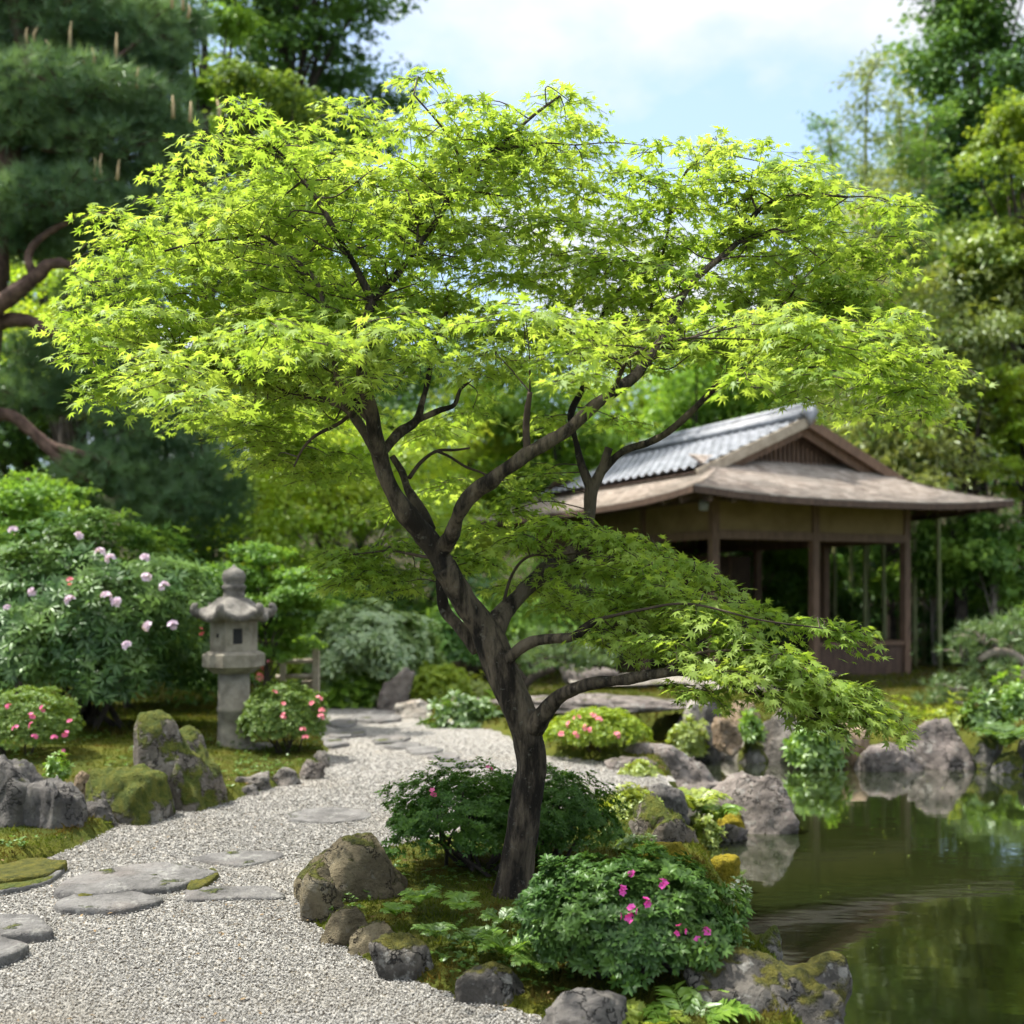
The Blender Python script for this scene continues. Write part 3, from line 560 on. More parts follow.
# ------------------------------------------------------------------ the Japanese maple
MY = 5.6
def mp3(a): return np.array([W3(p[0], p[1], MY + p[2]) for p in a])
mroot = thing('japanese_maple', 'large bright green maple with a dark leaning trunk and spreading layered crown', 'maple', (W3(510, 905, MY)[0], MY, gh(W3(510, 905, MY)[0], MY)))
LIMBS = {
 'trunk': [(508, 925, 0, 34), (512, 898, 0, 26), (519, 850, 0, 22), (526, 800, 0, 19.5), (531, 765, 0, 19), (527, 735, 0, 19.5), (514, 700, 0, 20), (501, 670, 0, 19), (490, 642, 0, 19), (478, 618, -.02, 17), (462, 596, -.05, 16), (444, 566, -.1, 16.5)],
 'limb': [
  [(452, 580, -.08, 14), (436, 549, -.1, 14), (416, 524, -.15, 13), (403, 507, -.18, 12), (391, 487, -.2, 10.5), (382, 460, -.2, 10), (376, 435, -.25, 8.5), (371, 408, -.3, 7.5), (362, 378, -.35, 6.5), (364, 340, -.4, 5.5), (372, 299, -.4, 5)],
  [(372, 300, -.4, 4.5), (356, 268, -.45, 3.6), (340, 240, -.5, 3.2), (324, 211, -.5, 2.8), (308, 187, -.5, 2.4), (289, 162, -.5, 1.8), (272, 146, -.5, 1.2)],
  [(372, 300, -.4, 4.6), (395, 277, -.35, 4.2), (420, 243, -.3, 3.8), (440, 215, -.25, 3.4), (457, 187, -.2, 3), (495, 150, -.1, 2.4), (534, 115, 0, 2), (560, 96, 0, 1.4)],
  [(440, 552, -.1, 12), (450, 536, -.2, 11), (462, 508, -.35, 10), (476, 492, -.4, 9.5), (489, 483, -.45, 9.5), (512, 465, -.5, 8.8), (532, 451, -.5, 8.5), (566, 431, -.5, 7.5), (590, 409, -.5, 7), (614, 391, -.5, 6.3), (635, 376, -.45, 5.8), (650, 355, -.4, 5.2), (668, 330, -.3, 4.8), (690, 285, -.2, 4.6), (737, 243, -.1, 3.6), (757, 212, 0, 3), (782, 198, 0, 2.4), (815, 195, 0, 1.9), (848, 197, .05, 1.3)],
  [(488, 640, .05, 16), (500, 618, .12, 14), (514, 601, .2, 12), (538, 577, .3, 11.5), (562, 562, .4, 11), (578, 545, .45, 9.5), (588, 522, .5, 8.5), (591, 494, .5, 8), (600, 474, .5, 7.2), (609, 448, .5, 6)],
  [(592, 490, .5, 6), (584, 472, .5, 5.6), (577, 446, .55, 5), (571, 415, .6, 4.6), (583, 388, .65, 4.4), (592, 362, .7, 3.6), (600, 320, .8, 3), (626, 281, .9, 2.6), (650, 255, .95, 2)],
  [(600, 474, .5, 5.6), (622, 452, .45, 5), (650, 442, .4, 4.4), (672, 429, .3, 4.2), (700, 403, .2, 4), (732, 371, .1, 3.4), (762, 360, .1, 2.6), (800, 358, .1, 2), (850, 366, .1, 1.3)],
  [(535, 728, -.05, 13), (546, 711, -.12, 10), (562, 695, -.2, 8), (590, 684, -.35, 7), (628, 679, -.5, 6.2), (662, 673, -.6, 5.4), (700, 674, -.65, 4), (735, 686, -.7, 3.2), (770, 699, -.7, 2.6), (815, 712, -.7, 1.8), (865, 722, -.65, 1.2)],
  [(500, 666, -.02, 8), (520, 648, -.1, 6.5), (540, 640, -.15, 6), (572, 637, -.25, 5), (586, 627, -.3, 4.2), (596, 620, -.3, 3.4)],
  [(478, 650, .12, 9), (462, 630, .16, 9), (446, 612, .2, 7.5), (441, 590, .22, 6), (438, 575, .24, 3)],
  [(378, 452, -.2, 7), (386, 448, -.18, 6.5), (398, 434, -.1, 6), (416, 421, 0, 5.6), (422, 402, .1, 4.4), (428, 380, .2, 3.6), (436, 340, .3, 2.8), (452, 300, .5, 2)],
  [(416, 421, 0, 4.2), (438, 411, .05, 3.6), (454, 405, .1, 2.8), (460, 390, .15, 2.2), (468, 383, .2, 1.6)],
  [(376, 450, -.2, 6.5), (360, 425, -.1, 5.8), (345, 408, 0, 5), (322, 399, .05, 4.6), (300, 394, .1, 4), (268, 388, .15, 3), (225, 372, .2, 2.2), (180, 358, .2, 1.4)],
  [(372, 420, -.25, 5), (352, 400, -.3, 4.4), (338, 380, -.4, 3.8), (330, 340, -.45, 3.2), (318, 285, -.45, 2.8), (290, 256, -.45, 2.4), (262, 236, -.45, 1.9), (234, 238, -.45, 1.5), (195, 243, -.45, 1.1), (165, 251, -.6, 1.1)],
  [(430, 530, -.05, 8), (419, 508, .0, 7.5), (408, 490, .05, 6), (402, 472, .1, 5), (392, 456, .1, 4)],
 ],
 'twig': [
  [(527, 450, -.5, 4.8), (526, 430, -.5, 4.4), (527, 412, -.52, 4), (530, 392, -.55, 3)],
  [(409, 478, .1, 3), (421, 462, .15, 2.6), (437, 451, .2, 2.2), (455, 450, .2, 1.8), (470, 448, .2, 1.2)],
  [(437, 451, .2, 2), (450, 457, .2, 1.8), (466, 467, .2, 1.8), (480, 472, .2, 1.5), (490, 477, .2, 1.4)],
  [(351, 414, 0, 2.6), (338, 424, -.05, 2.4), (315, 436, -.1, 2), (302, 450, -.1, 1.6), (294, 467, -.1, 1)],
  [(457, 187, -.2, 2), (458, 156, -.2, 1.7), (444, 130, -.25, 1.4), (414, 95, -.3, 1)],
  [(495, 150, -.1, 1.6), (519, 146, -.1, 1.4), (545, 143, 0, 1.1), (575, 145, 0, .8)],
  [(458, 190, -.2, 1.3), (478, 192, -.2, 1.1), (502, 196, -.2, .8)],
  [(417, 242, -.3, 1.8), (417, 222, -.3, 1.4), (407, 190, -.3, .9)],
  [(418, 256, -.3, 1.4), (435, 254, -.3, 1.2), (455, 257, -.3, .9)],
  [(640, 360, .5, 3), (655, 290, .5, 2.4), (668, 230, .5, 2), (675, 195, .5, 1.8), (688, 170, .5, 1.5), (710, 151, .5, 1)],
  [(737, 243, -.1, 1.8), (760, 236, -.1, 1.6), (780, 230, -.1, 1.4), (820, 258, -.1, .9)],
  [(748, 366, .1, 2.2), (765, 335, .1, 2), (781, 312, .1, 1.8), (800, 281, .1, 1.2)],
  [(781, 312, .1, 1.6), (810, 304, .1, 1.4), (843, 305, .1, 1.2), (880, 326, .1, .8)],
  [(757, 212, 0, 1.5), (750, 190, 0, 1.2), (753, 170, 0, .8)],
  [(614, 391, -.5, 2.6), (628, 360, -.7, 2.2), (655, 345, -.9, 1.8), (690, 338, -1, 1.2)],
  [(445, 560, .1, 3), (420, 556, .3, 2.2), (390, 551, .4, 1.6), (350, 555, .5, 1)],
  [(500, 616, .12, 2.5), (512, 575, .2, 2), (530, 556, .2, 1.8), (560, 556, .2, 1.4), (600, 548, .1, 1)],
  [(662, 673, -.6, 2.6), (678, 661, -.65, 2.2), (705, 652, -.7, 1.6), (750, 650, -.7, 1)],
  [(596, 620, -.3, 2.2), (640, 610, -.5, 1.8), (690, 604, -.6, 1.4), (760, 620, -.7, 1), (820, 628, -.7, .8)],
  [(562, 562, .4, 3), (610, 562, .3, 2.2), (660, 578, .1, 1.6), (720, 600, -.1, 1)],
 ]}
SK = []                                                     # skeleton points the sprays grow from
def limb(pts, name, k, wob):
    s = spline(pts, 7); P = np.array([W3(a[0], a[1], MY + a[2]) for a in s]); r = np.maximum(s[:, 3] * .8, .7) * MY / FPX
    SK.append(np.c_[P, r]); MB().tube(P, r, k, wob).build(name, M['bark'] if name != 'twig' else M['twig'], mroot)
s = spline(LIMBS['trunk'], 10); P = np.array([W3(a[0], a[1], MY + a[2]) for a in s]); r = s[:, 3] * .79 * MY / FPX; P[0, 2] -= .08
mb = MB().tube(P, r, 26, .22)
for k in range(6):                                          # root flare
    a = k * 1.05 + .3; b = np.array([P[6][0], MY, P[4][2]]); e = b + np.array([math.cos(a) * .34, math.sin(a) * .34, -.24])
    mb.tube(spline([b + (0, 0, .12), b + (e - b) * .55 + np.array([0, 0, .02]), e], 5), np.linspace(.08, .03, 11), 10, .1)
mb.build('trunk', M['bark'], mroot)
for l_ in LIMBS['limb']: limb(l_, 'limb', 14, .24)
for l_ in LIMBS['twig']: limb(l_, 'twig', 7, .08)
SKP = np.concatenate(SK)
CROWN = [(58, 345), (78, 245), (105, 188), (195, 132), (240, 95), (330, 82), (385, 66), (470, 72), (560, 66), (604, 92), (616, 138), (650, 132), (730, 116), (835, 146), (922, 192), (920, 250), (898, 285), (925, 335), (972, 370), (940, 432), (860, 430), (790, 418), (740, 392), (690, 372), (640, 382), (560, 392), (480, 392), (420, 382), (385, 392), (345, 440), (330, 508), (262, 478), (205, 446), (150, 415), (62, 428), (98, 385)]
fine = MB()                                                 # fine branching on the upper limbs
def inside(p, m):
    px, py = 512 + p[0] / p[1] * FPX, HZ - (p[2] - EYE) / p[1] * FPX
    return sdf(CROWN, np.array([px]), np.array([py]))[0] < -m
FT = []
for q in SK:
    for p in q[::5]:
        if p[2] < 2.5 or not inside(p, 6): continue
        for _ in range(2):
            a = RNG.uniform(0, 6.28); d = np.array([math.cos(a), .4 * math.sin(a) - .12, RNG.uniform(-.05, .55)]) * RNG.uniform(.16, .42); e = p[:3] + d
            if not inside(e, 14): continue
            ln = spline([p[:3], p[:3] + d * .35 + RNG.normal(size=3) * .035 - (0, 0, .02), p[:3] + d * .7 + RNG.normal(size=3) * .035, e], 5); r0 = min(.005, p[3] * .5); fine.tube(ln, np.linspace(r0, r0 * .3, len(ln)), 5); FT.append(ln[6:])
            for t in (4, 7, 10):
                g_ = ln[t] + np.array([RNG.normal() * .10, RNG.normal() * .07, RNG.uniform(-.03, .08)])
                if inside(g_, 10): fine.tube(spline([ln[t], (ln[t] + g_) / 2 + RNG.normal(size=3) * .015, g_], 4), np.linspace(r0 * .45, .001, 9), 4); FT.append(g_[None])
fine.build('fine_branches', M['twig'], mroot)
pads = []
cand = RNG.uniform((50, 60), (980, 510), (9000, 2)); dsd = sdf(CROWN, cand[:, 0], cand[:, 1])
for (px, py), q in zip(cand, dsd):
    if q > -11: continue
    kx, ky = (60, 25) if py < 300 else (50, 18)
    if all((px - a[0]) ** 2 / kx ** 2 + (py - a[1]) ** 2 / ky ** 2 > 1 for a in pads):
        e = math.sqrt(max(.05, 1 - ((px - 500) / 500) ** 2)); low = sstep(250, 400, np.array([py]))[0]
        dY = RNG.uniform(-1.15, 1.15) * e
        if py < 305: dY = RNG.uniform(.0, 1.0) * e
        if py > 405: dY = abs(dY) * .7 + .35
        elif py > 330: dY = dY - .35 * e
        pads.append((px, py, float(np.clip(30 + .62 * -q, 34, 88)), dY, .10 + .10 * RNG.random(), .04 * np.sign(px - 500)))
NP = len(pads)
for a in [(520, 540, 46, .15), (562, 524, 52, .1), (612, 540, 62, 0), (585, 570, 56, .2), (655, 575, 72, -.2), (622, 606, 62, -.15), (700, 604, 72, -.4), (735, 634, 74, -.55), (676, 648, 62, -.6), (640, 640, 50, -.2), (784, 656, 66, -.7), (740, 676, 60, -.8), (830, 684, 60, -.7), (790, 700, 52, -.75), (858, 708, 44, -.65), (888, 722, 30, -.6), (800, 672, 56, -.6), (760, 655, 60, -.45), (850, 700, 44, -.5), (650, 600, 56, .1), (826, 626, 42, -.5), (858, 632, 26, -.5), (604, 636, 36, -.3), (695, 566, 46, 0), (760, 610, 44, -.3), (700, 690, 36, -.7), (860, 690, 30, -.6), (532, 492, 40, .7), (512, 510, 36, .8), (548, 470, 34, .75), (505, 480, 30, .9), (540, 585, 40, .5), (570, 606, 40, .6), (650, 545, 46, .4), (720, 585, 40, .1), (830, 720, 34, -.7), (480, 560, 34, .6), (510, 590, 34, .7)]:
    pads.append((a[0], a[1], a[2], a[3], .16, .42 if a[0] > 600 else .1))
for a in [(352, 556, 42, .5), (392, 548, 40, .5), (372, 575, 44, .45), (415, 570, 36, .5), (340, 580, 30, .5), (430, 540, 30, .6), (460, 562, 34, .6), (396, 584, 34, .4), (330, 560, 28, .55)]: pads.append((a[0], a[1], a[2], a[3], .14, -.12))
for a in [(430, 432, 44, .95), (472, 412, 40, .85), (398, 502, 40, .95), (452, 482, 42, 1.05), (350, 470, 46, .8), (300, 452, 46, .7), (482, 528, 36, .95), (545, 420, 40, .9), (620, 420, 36, 1.0), (262, 440, 40, .5)]: pads.append((a[0], a[1], a[2], a[3], .15, -.06))
pos, nrm, tip, sc = [], [], [], []; tw = MB()
for (px, py, rp, dY, droop, tilt) in pads:
    Y = MY + dY; c = W3(px, py, Y); rx = rp * Y / FPX; ry = rx * RNG.uniform(.75, 1.0); nt = int(np.clip(rx * 37, 8, 16) * (1.6 if tilt > .2 else 1.45 if py > 500 else 1.0) * (.8 if py < 300 else 1))
    dd = np.linalg.norm((SKP[:, :3] - c) * np.array([1, .8, 1.3]), axis=1) + .6 * np.maximum(0, SKP[:, 2] - c[2]); j = int(dd.argmin()); b = SKP[j, :3]
    mid = (b + c) / 2 + np.array([0, 0, .02]) + RNG.normal(size=3) * .02
    if dd[j] < .6 and c[2] > b[2] - .5 * np.hypot(*(c - b)[:2]) : tw.tube(spline([b, mid, c], 5), np.linspace(min(.004, SKP[j, 3]), .002, 11), 5)
    a0 = RNG.uniform(0, 6.28)
    for k in range(nt):
        a = a0 + k * 6.283 / nt + RNG.normal() * .18; L = RNG.uniform(.72, 1.12); d = np.array([math.cos(a) * rx, math.sin(a) * ry, 0]) * L; u = d / np.linalg.norm(d); lat = np.array([-u[1], u[0], 0])
        m = max(4, int(np.linalg.norm(d) / .028)); tt = np.linspace(.12, 1, m)
        line = c + tt[:, None] * d + np.stack([0 * tt, 0 * tt, -droop * rx * 1.6 * tt ** 2 - tilt * d[0] * tt + .02 * RNG.normal()], -1)
        line = line + RNG.normal(size=(m, 3)) * .007
        tw.tube(line[::2] if m > 5 else line, np.linspace(.003, .0012, len(line[::2]) if m > 5 else m), 4, cap=False)
        for sd_ in (-1, 1):
            o = RNG.uniform(.008, .06, (m, 1)) * (.6 + .7 * (1 - abs(tt[:, None] - .5)))
            pos.append(line + sd_ * lat * o + np.stack([0 * tt, 0 * tt, RNG.normal(size=m) * .014], -1))
            tip.append(u * RNG.uniform(.5, 1.1, (m, 1)) + sd_ * lat * RNG.uniform(.2, .9, (m, 1)) + np.array([0, 0, -.38]) + RNG.normal(size=(m, 3)) * .15)
            nrm.append(np.array([0, 0, 1.0]) + u * .45 * tt[:, None] + RNG.normal(size=(m, 3)) * .42); sc.append(RNG.choice([.032, .042, .049, .058], m) * RNG.uniform(.85, 1.12, m) * (1.12 - .25 * tt))
FT = np.concatenate(FT); FT = np.repeat(FT, 2, 0); nf = len(FT)
pos.append(FT + RNG.normal(size=(nf, 3)) * .025); tip.append(RNG.normal(size=(nf, 3)) * np.array([1, 1, .3]) + (0, 0, -.4)); nrm.append(RNG.normal(size=(nf, 3)) * .45 + (0, 0, 1)); sc.append(RNG.uniform(.036, .06, nf))
pos, nrm, tip, sc = map(np.concatenate, (pos, nrm, tip, sc))
MB().scatter(MAPLE[0], MAPLE[1], pos, frames(nrm, tip), sc).build('crown', M['maple'], mroot)
tw.build('twigs', M['twig'], mroot)
print('maple leaves', len(pos), 'pads', len(pads))
# ------------------------------------------------------------------ shrubs
def petals(mb, c, n, r, up, k=5):
    """a cluster of small five-petalled flowers"""
    t = (np.array([[0, 0, 0], [-.38, .6, .14], [0, .42, .05], [.38, .6, .14], [0, 1, .12]]), np.array([(0, 2, 1), (0, 3, 2), (1, 2, 4), (2, 3, 4)]))
    for i in range(n):
        ax = unit(np.asarray(up, float) * .9 + RNG.normal(size=3) * .55); p = c + (ax - unit(np.asarray(up, float)) * .4) * r * 1.1 * (n > 1)
        b = unit(np.cross(ax, [.31, .2, .9])); a = np.arange(k) * 2 * np.pi / k + RNG.random(); q = np.cross(ax, b); rad = np.cos(a)[:, None] * b + np.sin(a)[:, None] * q
        mb.scatter(t[0], t[1], np.repeat(p[None], k, 0), frames(np.repeat(ax[None], k, 0) - .25 * rad, rad + .35 * ax), np.full(k, r * RNG.uniform(.85, 1.1)))
def shrub(name, label, x0, x1, yt, yb, mat, leaf=LANCE, ll=.045, n=700, per=7, z0=0.0, dr=.9, flowers=(), fm='pink', fr=.03, fn=3, stems=7, cat='shrub', group=None, low=-.25, lump=.16, fname='flower', open_=0.0, ztop=None, hsph=.55, spread=(.35, .9), flowers2=(), stemr=.012, stemmat='dark_bark', gap=-9):
    if name in ('low_plant', 'hosta_plant', 'round_shrub'): stems, hsph, low, z0 = 0, .8, -.75, z0 - .04
    if name in ('low_plant', 'hosta_plant'): lump, n, ll, gap = .5, int(n * .62), ll * 1.25, -.3
    Yf = gy(yb, z0); w = (x1 - x0) * Yf / FPX
    for _ in range(3): d = w * dr; Yc = Yf + d * .45; w = (x1 - x0) * Yc / FPX
    cx = wx((x0 + x1) / 2, Yc); zt = wz(yt, Yc + d * .1); h = zt - z0; zc = z0 + h * (1 - hsph); rz = h * hsph
    root = thing(name, label, cat, (cx, Yc, z0), group)
    c = np.array([cx, Yc, zc]); S = np.array([w / 2, d / 2, rz]); seed = cx * 3.1 + Yc
    dd = rdir(n * 3); dd = dd[dd[:, 2] > low][:n]
    lumps = 1 + lump * fbm(dd * 2.6 + seed, 3) - .5 * lump
    inn = RNG.random(len(dd)) < .32; rr = lumps * np.where(inn, RNG.uniform(.55, .9, len(dd)), RNG.uniform(.92, 1.03, len(dd)))
    keep = noise3(dd * 4.5 + seed) > gap; dd, rr = dd[keep], rr[keep]
    if low < -.2:
        und = dd[:, 2] < 0
    P = c + dd * rr[:, None] * S; P[:, 2] = np.maximum(P[:, 2], z0 + .02); ax = unit(dd / S * S.mean() + np.array([0, 0, .55]) + RNG.normal(size=dd.shape) * .28)
    N = len(P); a = np.tile(np.arange(per) * 2 * np.pi / per, N) + np.repeat(RNG.uniform(0, 6, N), per) + RNG.normal(size=N * per) * .25
    A = np.repeat(ax, per, 0); B = unit(np.cross(A, [.3, .21, .93])); Q = np.cross(A, B); rad = np.cos(a)[:, None] * B + np.sin(a)[:, None] * Q
    k = RNG.uniform(*spread, N * per)[:, None]; tipv = rad * (1.1 - .4 * k) + A * k
    s = ll * RNG.uniform(.7, 1.15, N * per)
    MB().scatter(leaf[0], leaf[1], np.repeat(P, per, 0) + tipv * (ll * .1), frames(A - rad * k * .9, tipv), s).build('foliage', M[mat], root)
    if stems:
        st = MB()
        for i in range(stems):
            e = rdir(1)[0]; e[2] = abs(e[2]) * .7 + .1; e = c + e * S * .82; b0 = np.array([cx + RNG.normal() * w * .09, Yc + RNG.normal() * d * .08, z0 - .05]); m_ = (b0 + e) / 2 + RNG.normal(size=3) * w * .05
            m_[2] = z0 + (e[2] - z0) * .45
            st.tube(spline([b0, m_, e], 6), np.linspace(stemr, stemr * .3, 13), 7, .1)
        st.build('stems', M[stemmat], root)
    for (fx, fy) in list(flowers) + list(flowers2):
        bud = (fx, fy) in flowers2
        u_, v_ = (fx - (x0 + x1) / 2) / ((x1 - x0) / 2), 0
        X = wx(fx, Yc); q = (X - cx) / S[0]; zz = wz(fy, Yc - d * .33); r_ = (zz - zc) / S[2]; yy = math.sqrt(max(.02, 1 - min(.98, q * q + r_ * r_)))
        Yq = Yc - yy * d / 2 * 1.03; p = W3(fx, fy, Yq); up = unit(np.array([q * .5, -.8, r_ * .5 + .55])); fb = MB(); petals(fb, p, 4 if bud else fn, fr * (.8 if bud else 1), up)
        fb.build('flower_bud' if bud else fname, M['pink' if bud else fm], root)
    return root

shrub('azalea_shrub', 'dark green azalea dome with one magenta bloom and bare stems left of the maple trunk', 374, 570, 764, 892, 'azalea_dark', OVAL, .026, 4600, 6, .03, .85, [(433, 792), (488, 769)], 'rose', .018, 3, 16, 'azalea', low=-.3, lump=.3, gap=-.5, stemr=.013)
shrub('azalea_shrub', 'dense dark green azalea dome without blooms right of the maple trunk', 470, 624, 766, 880, 'azalea_dark', OVAL, .025, 4000, 6, .03, .95, [], 'rose', .02, 3, 8, 'azalea', low=-.35, lump=.28, gap=-.6)
shrub('azalea_shrub', 'green azalea with narrow leaves and magenta blooms in front of the maple trunk', 516, 742, 846, 1010, 'azalea_front', OVAL, .036, 2900, 8, .02, .8, [(633, 876), (663, 884), (622, 891), (645, 903), (631, 909), (627, 916), (681, 930), (706, 933), (700, 942)], 'magenta', .016, 4, 10, 'azalea', low=-.38, lump=.27, gap=-.62, spread=(.3, .75))
shrub('azalea_shrub', 'lime green azalea mound with pink blooms in front of the stone bridge', 546, 650, 706, 764, 'azalea_lime', OVAL, .038, 1500, 6, .0, .9, [(561, 735), (570, 724), (577, 718), (590, 731), (593, 716), (599, 720), (617, 735), (576, 735), (586, 728)], 'pink', .026, 3, 5, 'azalea', low=-.2)
shrub('azalea_shrub', 'round azalea with pink blooms on its right side just right of the stone lantern', 240, 328, 680, 764, 'azalea_mid', OVAL, .036, 1700, 6, .02, .95, [(274, 693), (284, 705), (312, 704), (322, 711), (321, 717), (284, 716), (302, 730), (305, 738), (319, 699)], 'pink', .024, 3, 8, 'azalea', low=-.3)
shrub('azalea_shrub', 'azalea with rose blooms above the dark cracked block at the left edge', -40, 82, 684, 772, 'azalea_mid', OVAL, .032, 2000, 6, .12, .85, [(16, 728), (31, 716), (33, 725), (44, 708), (54, 738), (66, 734), (65, 752), (34, 737), (8, 707), (70, 722)], 'rose', .022, 3, 6, 'azalea', low=-.3)
shrub('azalea_shrub', 'small lime shrub with two pink blooms behind the stone lantern', 246, 304, 634, 704, 'azalea_lime', OVAL, .05, 900, 6, .1, .9, [(263, 654), (267, 664), (260, 676)], 'pink', .06, 3, 4, 'azalea')
LIL = [(33, 592), (8, 609), (70, 600), (117, 602), (106, 596), (148, 626), (173, 625), (127, 646), (78, 536), (100, 552), (110, 558), (146, 577), (164, 586), (13, 530), (145, 558)]
BUD = [(69, 580), (200, 631)]
shrub('rhododendron', 'large dark leaved rhododendron with pale lilac flower trusses left of the lantern', -60, 226, 516, 752, 'rhodo', LANCE, .125, 2900, 9, .1, .8, LIL, 'lilac', .033, 9, 14, 'rhododendron', low=-.55, lump=.22, hsph=.52, spread=(.1, .65), stemr=.035, fname='flower_truss', flowers2=BUD)
shrub('round_shrub', 'clipped lime green shrub beside the upright standing stone', 402, 476, 662, 714, 'azalea_lime', OVAL, .05, 1300, 6, .02, .9, stems=4)
shrub('pale_shrub', 'tall pale leaved shrub with bare lower stems behind the small wooden railing', 306, 436, 594, 706, 'pale_leaf', OVAL, .12, 1300, 6, .05, .8, stems=7, low=-.4, lump=.3, hsph=.55, spread=(.0, .5), stemr=.03)
shrub('pale_shrub', 'grey green shrub right of the tall pale leaved shrub behind the trunk', 420, 500, 600, 690, 'camellia', OVAL, .12, 700, 6, .1, .9, stems=5)
shrub('low_plant', 'low green plant with white specks beside the path left of the trunk', 420, 500, 690, 732, 'herb', OVAL, .07, 700, 6, .0, .6, [(428, 715), (452, 722)], 'white_petal', .03, 3, 3)
shrub('low_plant', 'bright green broad leaved low plant against the left of the trunk', 455, 500, 702, 730, 'fern', OVAL, .09, 260, 6, .0, .7, stems=2)
shrub('low_plant', 'pale yellowish twiggy plant above the low plant left of the trunk', 440, 505, 668, 708, 'limeherb', OVAL, .05, 600, 6, .0, .7, stems=4)
shrub('hosta_plant', 'broad leaved hosta left of the standing stone by the far path', 330, 385, 676, 708, 'fern', OVAL, .2, 110, 6, .05, .8, stems=2)
shrub('low_plant', 'dark green low hedge plant behind the small wooden railing', 318, 372, 668, 700, 'mid_tree', OVAL, .09, 700, 6, .05, .8, stems=3)
shrub('low_plant', 'lime plant between the bridge stones under the leaning branch', 668, 710, 716, 754, 'limeherb', OVAL, .06, 380, 6, -.1, .6, stems=3)
shrub('low_plant', 'light green weeds on the stone pile left of the tall blue grey rock', 738, 760, 712, 740, 'fern', OVAL, .06, 220, 6, .05, .7, stems=2)
shrub('low_plant', 'bright green plant hanging over the far shore right of the tall blue grey rock', 792, 842, 712, 764, 'fern', OVAL, .08, 500, 6, -.15, .5, stems=3)
shrub('low_plant', 'lime creeping plant on the gravel edge by the yellow striped rock', 596, 665, 784, 830, 'limeherb', OVAL, .03, 1500, 5, .0, .9, stems=3, lump=.3, low=-.05)
shrub('low_plant', 'lime green tuft right of the flat grey inlet rock', 622, 660, 757, 782, 'limeherb', OVAL, .035, 500, 5, .0, .8, stems=2)
shrub('low_plant', 'pale lime plant hanging to the water beside the yellow striped rock', 694, 724, 812, 846, 'limeherb', OVAL, .035, 420, 5, -.2, .8, stems=2)
shrub('low_plant', 'pale green sedum just behind the magenta azalea', 616, 660, 834, 862, 'pale_leaf', OVAL, .03, 600, 5, .04, .8, stems=2)
shrub('low_plant', 'white flowering sprig at the pond edge right of the magenta azalea', 722, 752, 878, 904, 'pale_leaf', OVAL, .03, 120, 5, -.1, .8, [(732, 886), (742, 891), (738, 882), (746, 888)], 'white_petal', .012, 4, 3)
shrub('low_plant', 'blue green leafy plant at the left edge in front of the cracked block', -30, 28, 800, 846, 'herb', OVAL, .06, 260, 6, .0, .8, stems=3)
shrub('low_plant', 'small green plant growing over the top of the cracked block', 44, 70, 752, 782, 'fern', OVAL, .03, 300, 5, .3, .8, stems=2)
shrub('low_plant', 'mossy lime plant behind the blocky grey rock on the far bank', 925, 975, 700, 740, 'limeherb', OVAL, .06, 500, 6, .0, .8, stems=2)
shrub('low_plant', 'green plant below the cloud pruned pine at the right edge', 962, 1010, 690, 742, 'herb', OVAL, .09, 420, 6, .0, .8, stems=3)
shrub('low_plant', 'bright low plant at the right edge under the cloud pruned pine', 996, 1050, 672, 730, 'fern', OVAL, .09, 420, 6, .0, .8, stems=3)
shrub('low_plant', 'lime mound on the slope below the pavilion post', 850, 930, 700, 730, 'azalea_lime', OVAL, .05, 900, 6, .0, .9, stems=2)
shrub('low_plant', 'yellow green bush at the far left behind the rose azalea', -60, 40, 668, 708, 'limeherb', OVAL, .06, 700, 6, .2, .8, stems=3)

# ferns
def fern(label, px, py, L, n, zg, mat='fern', dirs=None, Y=None):
    Y = Y or gy(py, zg); o = np.array([wx(px, Y), Y, zg]); root = thing('fern', label, 'fern', o)
    for i in range(n):
        a = (dirs[i] if dirs else i * 2 * np.pi / n + RNG.normal() * .25); l = L * RNG.uniform(.75, 1.1); t = np.linspace(0, 1, 26)
        d = np.array([math.cos(a), math.sin(a), 0]); line = o + d * (l * t[:, None]) * .8 + np.array([0, 0, 1.0]) * (l * (1.15 * t - .85 * t ** 2))[:, None]
        T = unit(np.gradient(line, axis=0)); lat = unit(np.cross(T, [0, 0, 1.0])); nr = np.cross(lat, T); w = l * .26 * np.sin(np.pi * np.clip(t * .92 + .08, 0, 1)) ** .8; mb = MB().tube(line, np.linspace(.003, .001, 26), 4)
        for s_ in (-1, 1): mb.scatter(LANCE[0] * np.array([1.2, 1, 1]), LANCE[1], line[2:], frames(nr[2:] + RNG.normal(size=nr[2:].shape) * .15, lat[2:] * s_ + T[2:] * .45), w[2:] + .004)
        mb.build('frond', M[mat], root)
fern('bright fern fronds at the bottom edge between the dark lobed stone and corner boulder', 690, 1040, .30, 9, -.03, dirs=[.2, .5, .9, 1.3, 1.8, 2.4, 2.9, 3.4, -.2])
fern('low pale fern at the very bottom beside the corner boulder', 652, 1036, .22, 7, -.02, 'limeherb')
fern('tall pale fern growing between the striped rock and the purplish boulder', 694, 812, .34, 13, -.05, 'limeherb')
fern('second pale fern leaning toward the purplish boulder', 716, 822, .30, 11, -.12, 'fern')
